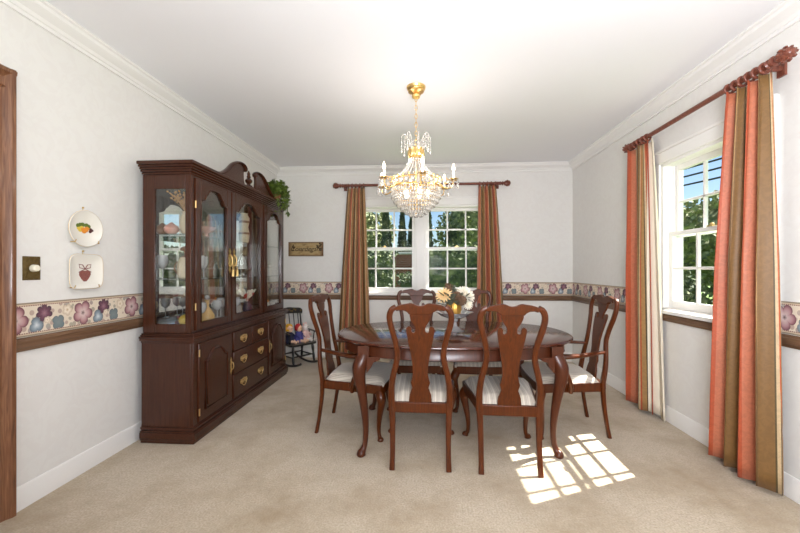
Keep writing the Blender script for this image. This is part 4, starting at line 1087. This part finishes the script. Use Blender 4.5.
def rod(name, label, axis, plane, z, a0, a1, wall, rings, group):
    """a0<a1 tip to tip; wall: coordinate of the wall behind; rings: positions along the rod"""
    r = thing(name, label, 'curtain rod', (0, 0, 0), 0, group)
    P_ = (lambda s, o=0, zz=0: (plane+o, s, z+zz)) if axis == 'y' else (lambda s, o=0, zz=0: (s, plane+o, z+zz))
    mid = ((a0+a1)/2); r.location = P_(mid)
    O = Matrix.Translation(-Vector(P_(mid)))
    def bd(m, nm, mt=M['rod']):
        q = MB().merge(m, O); return q.build(nm, mt, r)
    fl_ = 0.14
    bd(MB().tube([P_(a0+fl_), P_(a1-fl_)], 0.0175, 16), 'pole')
    for s, e in ((a0, 1), (a1, -1)):
        prof = [(0.0, 0), (0.012, 0.004), (0.022, 0.02), (0.028, 0.045), (0.024, 0.07), (0.014, 0.088), (0.012, 0.094), (0.022, 0.1), (0.023, 0.108), (0.012, 0.114), (0.014, 0.125), (0.021, 0.132), (0.019, 0.142)]
        R_ = Matrix.Translation(P_(s)) @ (Matrix.Rotation(-e*PI/2, 4, 'X') if axis == 'y' else Matrix.Rotation(e*PI/2, 4, 'Y'))
        f_ = MB().lathe([(r_*1.25, z_) for r_, z_ in prof], seg=16, M=R_, flute=None)
        for k in range(26):         # carved scales of the acorn
            t = 0.012+0.062*k/26; a = k*2.4
            rr = 0.036*math.sin(PI*min(1, (t+0.008)/0.1))
            f_.ball((rr*math.cos(a), rr*math.sin(a), t), 0.0075, (1, 1, 1.3), 6, 4, M=R_)
        bd(f_, 'finial')
    for s in (a0+0.16, a1-0.16):
        w_ = wall-plane; k = 1 if w_ > 0 else -1
        m = MB()
        c0, c1 = P_(s, 0, 0), P_(s, w_, 0)
        m.tube([P_(s, 0, -0.012), P_(s, w_*0.9, -0.012)], [(0.012, 0.016)]*2, 10, up=(0, 0, 1))
        if axis == 'y': m.box(wall-0.014*k, wall, s-0.022, s+0.022, z-0.055, z+0.04)
        else: m.box(s-0.022, s+0.022, wall-0.014*k, wall, z-0.055, z+0.04)
        bd(m, 'bracket')
    for s in rings:
        m = MB()
        lk = [(0.026*math.cos(t), 0, 0.026*math.sin(t)-0.007) for t in [2*PI*k/18 for k in range(18)]]
        R_ = Matrix.Translation(P_(s)) @ (Matrix.Identity(4) if axis == 'y' else Matrix.Rotation(PI/2, 4, 'Z'))
        m.tube(lk, 0.0085, 10, closed=True, M=R_)
        bd(m, 'ring')
    return r
lin = lambda a, b_, n_: [a+(b_-a)*i/(n_-1) for i in range(n_)]
G1, G2 = 'striped curtains at the back windows', 'striped curtains at the side window'
rod('curtain_rod', 'carved walnut curtain rod over the pair of back windows', 'x', 4.80, 2.345, -1.235, 1.13, YB, lin(-1.02, -0.81, 5)+lin(0.73, 0.93, 5), 'curtain rods')
rod('curtain_rod', 'carved walnut curtain rod over the large side window', 'y', 1.86, 2.325, 1.94, 3.475, XR, lin(2.10, 2.33, 6)+lin(3.14, 3.36, 5), 'curtain rods')
curtain('curtain', 'coral and gold striped curtain left of the back windows', M['cur1'], 'x', 4.80, -1.03, -0.80, -1.17, -0.72, 2.315, 0.03, 5.0, 0.040, G1, -1, ph=-1.3)
curtain('curtain', 'coral and gold striped curtain right of the back windows', M['cur2'], 'x', 4.80, 0.72, 0.94, 0.70, 1.075, 2.315, 0.03, 5.0, 0.040, G1, -1, ph=-1.3)
far_c = curtain('curtain', 'narrow coral and gold curtain at the far edge of the side window, cream lining showing', M['cur3'], 'y', 1.86, 3.42, 3.13, 3.42, 3.06, 2.29, 0.03, 2.0, 0.045, G2, -1)
lin_o = curtain('lining', '', M['lining'], 'y', 1.885, 3.17, 3.10, 3.14, 2.93, 2.29, 0.035, 1.2, 0.03, G2, -1, ph=0.6)
for k_ in ('label', 'category', 'group'): del lin_o[k_]
lin_o.parent = far_c; lin_o['label'] = 'cream lining folded out at the window side'
curtain('curtain', 'wide coral and gold striped curtain at the near edge of the side window', M['cur4'], 'y', 1.86, 2.35, 2.07, 2.47, 2.03, 2.29, 0.03, 4.0, 0.055, G2, -1, ph=-1.445)

# ------------------------------------------------------------------ things on the walls
def plate_round():
    r = thing('wall_plate', 'round white plate painted with fruit hung on the left wall above the other plate', 'plate', (XL, 2.03, 1.462), 0, 'white plates on the left wall')
    Rm = Matrix.Rotation(PI/2, 4, 'Y')
    MB().lathe([(0.05, 0.008), (0.07, 0.010), (0.108, 0.026), (0.110, 0.029), (0.106, 0.031), (0.07, 0.017), (0.02, 0.015), (0, 0.015)], seg=40, M=Rm).build('dish', M['porc'], r)
    MB().tube([(0.0285, 0.1095*math.cos(t), 0.1095*math.sin(t)) for t in [2*PI*k/48 for k in range(48)]], 0.0009, 6, closed=True).build('gilt_rim', M['gold'], r)
    for nm, mt, pts, rr in (('painted_leaves', 'green_paint', [(-.034, .012), (-.022, .016), (-.01, .018), (.01, .016), (.02, .012)], 0.012), ('painted_oranges', 'orange_paint', [(-.01, -.004), (.006, -.006), (.014, .004), (-.002, -.012)], 0.013),
                            ('painted_lemons', 'yellow_paint', [(-.03, 0), (-.022, -.008), (-.016, .006)], 0.011), ('painted_plums', 'plum_paint', [(.032, -.002), (.03, -.012), (.04, -.006)], 0.009)):
        m = MB()
        for i, (a, c_) in enumerate(pts): m.ball((0.0155, a*1.25, c_*1.25), rr*1.3, (0.12, 1, 0.85), 10, 6)
        m.build(nm, M[mt], r)
    return r
pr_ = plate_round()
def hanger(r, w, h, zt):
    m = MB()
    for s in (-1, 1):
        m.tube([(0.004, s*w, -h), (0.034, s*(w+0.002), -h-0.002), (0.036, s*w*0.95, -h+0.012)], 0.0028, 6)
    m.tube([(0.004, 0, zt-0.02), (0.004, 0, zt+0.02)], 0.002, 6); m.ball((0.006, 0, zt+0.018), 0.006)
    m.build('hanger', M['brass'], r)
hanger(pr_, 0.075, 0.082, 0.108)
r = thing('wall_plate', 'squarish white plate painted with a bow and heart below the round plate', 'plate', (XL, 2.03, 1.205), 0, 'white plates on the left wall')
def sq(a, n=56, e=5.0): return [(math.copysign(abs(math.cos(t))**(2/e), math.cos(t))*a, math.copysign(abs(math.sin(t))**(2/e), math.sin(t))*a*0.96) for t in [2*PI*k/n for k in range(n)]]
m = MB(); vs = []; fs = []; rows = [(0.055, .008), (0.075, .010), (0.107, .028), (0.109, .031), (0.105, .033), (0.073, .019), (0.03, .017), (0.001, .017)]; n = 56
for a, x in rows: vs += [(x, p_[0], p_[1]) for p_ in sq(a)]
for i in range(len(rows)-1):
    for k in range(n): fs.append((i*n+k, i*n+(k+1) % n, (i+1)*n+(k+1) % n, (i+1)*n+k))
fs.append(tuple(range(n))[::-1]); m.add(vs, fs).build('dish', M['porc'], r)
MB().tube([(0.031, a, c_) for a, c_ in sq(0.1085)], 0.0009, 6, closed=True).build('gilt_rim', M['gold'], r)
ht = [(0, -.055), (.018, -.034), (.03, -.012), (.028, .004), (.016, .012), (0, .008)]
MB().prism([(a*1.25, c_*1.15-0.006) for a, c_ in ht]+[(-a*1.25, c_*1.15-0.006) for a, c_ in ht[::-1][1:-1]], 0.0165, 0.0185, 'x').build('painted_heart', M['rose_paint'], r)
m = MB()
for s in (-1, 1):
    m.tube([(0.019, 0, .014), (0.019, s*.016, .04), (0.019, s*.038, .042), (0.019, s*.034, .022), (0.019, 0, .014)], 0.0022, 6)
    m.tube([(0.019, 0, .014), (0.019, s*.022, .004), (0.019, s*.04, -.004)], 0.002, 6)
m.build('painted_bow', M['rose_paint'], r)
hanger(r, 0.078, 0.092, 0.104)
# dimmer switch
sw = thing('dimmer_switch', 'ornate antique brass dimmer plate with an ivory knob beside the door casing', 'light switch', (XL, 1.748, 1.224))
MB().box(0, 0.006, -0.042, 0.042, -0.062, 0.062).box(0.005, 0.009, -0.036, 0.036, -0.056, 0.056).build('plate', M['antique'], sw, bevel=0.003)
MB().lathe([(0.013, 0.008), (0.019, 0.012), (0.017, 0.034), (0.012, 0.038)], seg=20, M=Matrix.Rotation(PI/2, 4, 'Y')).build('knob', M['ivory'], sw)
# sign on the back wall
sn = thing('wall_sign', 'small aged parchment coloured sign with dark script on the back wall', 'sign', (-1.632, YB, 1.495))
MB().box(-0.245, 0.245, -0.018, 0, -0.098, 0.098).build('board', M['sign'], sn, bevel=0.003)
fc = bpy.data.curves.new('lettering', 'FONT'); fc.body = 'Conrdegans'; fc.size = 0.092; fc.align_x = 'CENTER'; fc.align_y = 'CENTER'; fc.extrude = 0.001; fc.shear = 0.3
tmp = bpy.data.objects.new('lettering', fc); COL.objects.link(tmp); bpy.context.view_layer.update()
lm = bpy.data.meshes.new_from_object(tmp.evaluated_get(bpy.context.evaluated_depsgraph_get())); bpy.data.objects.remove(tmp)
fo = bpy.data.objects.new('lettering', lm); COL.objects.link(fo); fo.parent = sn; lm.materials.clear(); lm.materials.append(M['ink']); fo.location = (0.005, -0.0195, 0.0); fo.rotation_euler = (PI/2, 0, 0);
m = MB()
for i in range(16):
    x = 0.14+random.uniform(0, 0.07); z_ = random.uniform(0.0, 0.07); leaf_quad(m, (x, -0.0195, z_), (random.uniform(-1, 1), 0, random.uniform(-1, 1)), (0, -1, 0), 0.03)
m.build('painted_sprig', M['ink'], sn, smooth=False); m = MB()
for i in range(7): leaf_quad(m, (-0.20+random.uniform(0, 0.03), -0.0195, random.uniform(-0.01, 0.05)), (random.uniform(-1, 1), 0, random.uniform(-1, 1)), (0, -1, 0), 0.028)
m.build('painted_sprig', M['ink'], sn, smooth=False)

# ------------------------------------------------------------------ child's rocking chair with dolls (local: faces +y)
rk = thing('rocking_chair', 'small black painted rocking chair holding dolls beside the cabinet', 'rocking chair', (-1.63, 4.53, 0), math.radians(-128))
for s in (-1, 1):
    pts = [(s*0.15, -0.28+0.60*t, 0.014+0.11*(2*t-0.95)**2*0.55) for t in [i/16 for i in range(17)]]
    MB().tube(pts, [(0.011, 0.014)]*17, 10, up=(0, 0, 1), square=0.3).build('rocker', M['black'], rk)
seat = MB().prism(smoothpath([(-0.17, -0.14), (-0.185, 0.05), (-0.175, 0.17), (0, 0.185), (0.175, 0.17), (0.185, 0.05), (0.17, -0.14), (-0.17, -0.14)], 4)[:-1], 0.262, 0.286, 'z')
seat.build('seat', M['black'], rk, bevel=0.006)
for s in (-1, 1):
    for y_, yb_ in ((0.13, 0.16), (-0.10, -0.13)):
        pf = [(s*0.14, y_, 0.265, .012), (s*0.143, y_+(yb_-y_)*.3, 0.21, .018), (s*0.146, y_+(yb_-y_)*.5, 0.15, .012), (s*0.148, y_+(yb_-y_)*.7, 0.10, .016), (s*0.15, yb_, 0.026, .010)]
        pts = smoothpath(pf, 4); MB().tube([p_[:3] for p_ in pts], [p_[3] for p_ in pts], 10).build('leg', M['black'], rk)
for y_ in (0.145, -0.115): MB().tube([(-0.147, y_, 0.13), (0, y_, 0.13), (0.147, y_, 0.13)], [0.007, 0.012, 0.007], 8).build('stretcher', M['black'], rk)
for s in (-1, 1): MB().tube([(s*0.147, 0.145, 0.12), (s*0.147, 0.02, 0.12), (s*0.147, -0.115, 0.12)], [0.007, 0.011, 0.007], 8).build('stretcher', M['black'], rk)
for i in range(5):
    x = -0.12+0.06*i; MB().tube([(x, -0.115, 0.285), (x*1.06, -0.165, 0.46), (x*1.12, -0.20, 0.64)], 0.006, 8).build('spindle', M['black'], rk)
for s in (-1, 1): MB().tube([(s*0.155, -0.12, 0.28), (s*0.165, -0.165, 0.46), (s*0.172, -0.205, 0.66)], [0.012, 0.011, 0.009], 10).build('back_post', M['black'], rk)
cr = smoothpath([(-0.20, 0.615), (-0.205, 0.66), (-0.17, 0.695), (-0.08, 0.705), (0, 0.715), (0.08, 0.705), (0.17, 0.695), (0.205, 0.66), (0.20, 0.615), (0.1, 0.628), (0, 0.632), (-0.1, 0.628)], 3)
co_ = MB().prism(cr, -0.212, -0.194, 'y').build('crest_rail', M['black'], rk, bevel=0.003)
m = MB()
for i in range(9):
    x = -0.1+0.025*i; m.ball((x, -0.193, 0.67+0.012*math.sin(i*2)), 0.012, (1, 0.1, 1), 8, 5)
for s in (-1, 1): m.ball((s*0.178, -0.193, 0.66), 0.016, (1, 0.1, 1), 8, 5)
m.build('gilt_stencil', M['antique'], co_)
for s in (-1, 1):
    a = MB().tube([(s*0.163, -0.155, 0.43), (s*0.19, -0.02, 0.425), (s*0.185, 0.10, 0.415), (s*0.18, 0.135, 0.408)], [(0.014, 0.008), (0.016, 0.008), (0.02, 0.009), (0.014, 0.007)], 8, up=(0, 0, 1)).build('arm', M['black'], rk)
    for y_ in (0.0, 0.11): MB().tube([(s*0.168, y_*0.95, 0.28), (s*0.186, y_, 0.418)], 0.007, 8).build('arm_spindle', M['black'], a)
RKM = Matrix.Translation(rk.location) @ Matrix.Rotation(rk.rotation_euler.z, 4, 'Z')
def doll(name, label, lx, ly, body, head, hair, dress_h, hairfun, rz=0):
    p = RKM @ Vector((lx, ly, 0.286))
    r = thing(name, label, 'doll', p, rk.rotation_euler.z+rz, 'dolls on the rocking chair')
    MB().lathe([(0.05, 0), (0.062, 0.02), (0.05, 0.07), (0.034, 0.11), (0.022, 0.13)], seg=16, flute=(8, 0.05)).build('dress', M[body], r)
    hd = MB().ball((0, 0.004, 0.162), 0.04, (0.95, 0.92, 1.05), 14, 10)
    hd.ball((0, 0.043, 0.158), 0.006, seg=6, ring=4)
    ho = hd.build('head', M[head], r)
    for s in (-1, 1): MB().ball((s*0.014, 0.039, 0.168), 0.0045, seg=6, ring=4).build('eye', M['black'], ho)
    for s in (-1, 1):
        MB().tube([(s*0.03, 0, 0.115), (s*0.06, 0.02, 0.085), (s*0.055, 0.055, 0.06)], [0.014, 0.012, 0.012], 8).build('arm', M[body], r)
        MB().tube([(s*0.026, 0.03, 0.022), (s*0.03, 0.085, 0.02), (s*0.032, 0.11, 0.012)], [0.018, 0.016, 0.018], 8).build('leg', M[head], r)
    if hair: hairfun().build('hair', M[hair], r)
    r.scale = (1.08, 1.08, 1.08)
    return r
def yarn():
    m = MB()
    for i in range(60):
        a = random.uniform(0, 2*PI); e = random.uniform(-0.5, 1.3)
        c_ = Vector((0.043*math.cos(a)*math.cos(e), 0.043*math.sin(a)*math.cos(e)-0.008, 0.168+0.045*math.sin(e)))
        if c_.y > 0.012 and c_.z < 0.19: continue
        m.ball(c_, 0.014, seg=6, ring=4)
    return m
def bonnet():
    return MB().ball((0, -0.008, 0.172), 0.045, (1, 0.85, 1.05), 14, 8)
def ears():
    m = MB()
    for s in (-1, 1): m.ball((s*0.028, -0.004, 0.20), 0.018, (1, 0.5, 1.2), 8, 6)
    return m
doll('rag_doll', 'rag doll with yellow wool hair and navy dress on the rocking chair', 0.112, 0.0, 'navy_cloth', 'skin_cloth', 'yellow_wool', 0.1, yarn, 0.5)
doll('rag_doll', 'rag doll in a red bonnet and blue dress between the two other dolls', 0.0, 0.035, 'blue_cloth', 'skin_cloth', 'red_cloth', 0.1, bonnet, 0.5)
doll('plush_doll', 'pale pink and white plush doll nearest the back wall on the rocking chair', -0.112, 0.01, 'pink_cloth', 'white_cloth', 'pink_cloth', 0.1, ears, 0.5)

# ------------------------------------------------------------------ outdoors
struct(MB().box(-40, 40, YB+T+0.02, 60, -0.75, -0.6).box(XR+T+0.02, 40, -30, YB+T+0.02, -0.75, -0.6).build('lawn', M['grass'], smooth=False))
def foliage_cone(h, R, n, seed, sz=0.16, rnd=False):
    rn = random.Random(seed); m = MB()
    if rnd: m.ball((0, 0, h*0.55), 1, (R*0.8, R*0.8, h*0.4), 16, 10)
    else: m.lathe([(R*0.5, 0.02*h), (R*0.82, 0.18*h), (R*0.72, 0.45*h), (R*0.4, 0.75*h), (0.02, 0.97*h)], seg=14)
    for i in range(n):
        t = rn.random()**1.1; a = rn.uniform(0, 2*PI)
        if rnd:
            ph_ = math.acos(2*rn.random()-1); k = rn.uniform(0.75, 1.05)*(1+0.18*math.sin(3*a+seed)+0.14*math.cos(4*ph_+seed))
            c_ = Vector((R*k*math.sin(ph_)*math.cos(a), R*k*math.sin(ph_)*math.sin(a), h*0.55+h*0.45*k*math.cos(ph_)))
            d_ = Vector((rn.uniform(-1, 1), rn.uniform(-1, 1), rn.uniform(-1, 1)))
        else:
            r_ = R*(1-t)**0.75*(0.86+0.2*math.sin(5*a+seed+9*t)) if t > 0.15 else R*(0.6+2*t)
            r_ *= rn.uniform(0.85, 1.08)
            c_ = Vector((r_*math.cos(a), r_*math.sin(a), h*t)); d_ = Vector((math.cos(a)*0.5, math.sin(a)*0.5, rn.uniform(0.3, 1.3)))
        leaf_quad(m, c_, d_, (rn.uniform(-1, 1), rn.uniform(-1, 1), rn.uniform(-.2, 1)), sz*rn.uniform(0.6, 1.3))
    return m
def tree(name, label, cat, x, y, h, R, mat, seed, rnd=False, n=2600, sz=0.16, trunk=0.5, group=None):
    r = thing(name, label, cat, (x, y, -0.6), 0, group)
    MB().tube([(0, 0, 0), (0.02, 0, trunk*0.6), (0, 0.02, trunk+0.6)], [0.12, 0.09, 0.07], 8).build('trunk', M['bark'], r)
    fo_ = foliage_cone(h, R, n, seed, sz, rnd).build('foliage', mat, r, smooth=False, loc=(0, 0, trunk))
    return r
TG = 'trees beyond the back windows'
tree('arborvitae', 'slim pointed evergreen in the middle of the left back window', 'tree', -1.38, 13.0, 3.9, 0.30, M['arbor'], 2, n=3600, sz=0.09, trunk=0.3, group=TG)
tree('arborvitae', 'pointed evergreen near the right side of the left back window', 'tree', -0.80, 13.2, 3.7, 0.27, M['arbor'], 3, n=3600, sz=0.09, trunk=0.3, group=TG)
tree('arborvitae', 'shorter pointed evergreen beside the window mullion', 'tree', -0.52, 14.6, 3.6, 0.25, M['arbor'], 4, n=3600, sz=0.09, trunk=0.3, group=TG)
tree('arborvitae', 'pointed evergreen at the left edge of the right back window', 'tree', 0.14, 13.0, 4.0, 0.27, M['arbor'], 5, n=3600, sz=0.09, trunk=0.3, group=TG)
tree('arborvitae', 'low dark evergreen in front of the sunlit leafy tree', 'tree', 0.95, 12.8, 2.9, 0.5, M['arbor'], 1, trunk=0.3, group=TG)
tree('shade_tree', 'sunlit leafy tree filling the top of the right back window', 'tree', 2.4, 18.0, 5.4, 1.5, M['broad'], 6, True, 4200, 0.2, 0.6, TG)
tree('shade_tree', 'leafy tree at the right edge of the right back window', 'tree', 6.2, 22.5, 6.2, 1.6, M['broad'], 7, True, 4200, 0.24, 0.8, TG)
tree('shade_tree', 'pale leafy tree at the top left of the left back window', 'tree', -3.1, 18.0, 4.4, 1.3, M['broad'], 8, True, 4200, 0.2, 0.6, TG)
# clipped hedge below
def hedge(name, label, x0, x1, y0, y1, h, seed, group):
    rn = random.Random(seed); m = MB().box(0.05, x1-x0-0.05, 0.08, y1-y0-0.05, 0, h-0.1)
    for i in range(int((x1-x0)*700)):
        x = rn.uniform(0, x1-x0); f_ = rn.random()
        if f_ < 0.7: c_ = (x, rn.uniform(-0.03, 0.1)+0.12*math.sin(x*3)*0.5, rn.uniform(0, h))
        else: c_ = (x, rn.uniform(0, y1-y0), h-0.08+rn.uniform(-.05, .12)+0.1*math.sin(x*2.3))
        leaf_quad(m, c_, (rn.uniform(-1, 1), rn.uniform(-1, .2), rn.uniform(-.3, 1)), (rn.uniform(-1, 1), -1, rn.uniform(0, 1)), rn.uniform(0.06, 0.15))
    return tag(m.build(name, M['hedge'], None, smooth=False, loc=(x0, y0, -0.6)), label, 'hedge', group)
hedge('clipped_hedge', 'dark green hedge filling the lower left back window', -4.5, -0.80, 9.5, 10.6, 2.2, 11, 'hedges in the back garden')
hedge('clipped_hedge', 'sunlit hedge filling the lower right back window', 0.10, 4.2, 9.3, 10.4, 2.3, 12, 'hedges in the back garden')
hedge('clipped_hedge', 'low hedge in front of the brick wall outside', -0.68, -0.02, 9.6, 10.4, 1.6, 13, 'hedges in the back garden')
# brick garden wall glimpsed in the gap
bh = thing('garden_wall', 'low red brick garden wall glimpsed between the evergreens and the hedge', 'wall', (-0.55, 11.9, -0.6))
MB().box(-0.75, 0.75, 0, 0.25, 0, 2.3).build('brick_wall', M['brick'], bh, smooth=False)
MB().box(-0.79, 0.79, -0.04, 0.29, 2.3, 2.38).build('coping', M['siding'], bh, bevel=0.01)
# towards the side window
SG = 'trees outside the side window'
tree('shade_tree', 'round leafy tree below the wires outside the side window', 'tree', 12.0, 15.5, 4.1, 2.2, M['broad'], 21, True, 4200, 0.26, 0.6, SG)
tree('shade_tree', 'leafy tree beside the grey roofed house outside the side window', 'tree', 12.5, 9.6, 3.4, 1.7, M['broad'], 22, True, 4000, 0.26, 0.6, SG)
tree('garden_shrub', 'bright green shrub outside the side window', 'shrub', 5.6, 5.6, 1.9, 1.0, M['broad'], 23, True, 2600, 0.14, 0.1, SG)
tree('garden_shrub', 'dark green shrub low in the side window', 'shrub', 5.0, 8.3, 1.7, 1.0, M['hedge'], 24, True, 2600, 0.14, 0.1, SG)
gh = thing('neighbour_house', 'pale house with a grey gabled roof across the garden beyond the side window', 'house', (17, 11.5, -0.6), math.radians(25))
MB().box(0, 7, -5, 5, 0, 2.6).build('house_wall', M['siding'], gh, smooth=False)
MB().prism([(-5.4, 2.5), (5.4, 2.5), (0, 4.6)], -0.4, 7.4, 'x').build('roof', M['concrete_roof'], gh, smooth=False)
for y_ in (-3.2, -0.5, 2.2):
    wo = MB().box(-0.05, 0.02, y_, y_+1.0, 0.9, 2.0).build('house_window', M['trimwhite'], gh)
    MB().box(-0.07, -0.04, y_+0.08, y_+0.92, 0.98, 1.92).build('window_pane', M['shutter'], wo)
for k, (z_, dx) in enumerate(((3.57, 0), (3.89, 0.1), (4.19, 0.2), (4.5, 0.3))):
    pts = [(9+dx, -6+30*t, z_+1.0*t*1.4+3.0*(t-0.5)**2-0.4) for t in [i/20 for i in range(21)]]
    tag(MB().tube(pts, 0.03, 6).build('utility_wire', M['wire']), ('lowest', 'second lowest', 'second highest', 'highest')[k]+' of four dark utility wires crossing the sky outside the side window', 'wire', 'utility wires outside the side window')
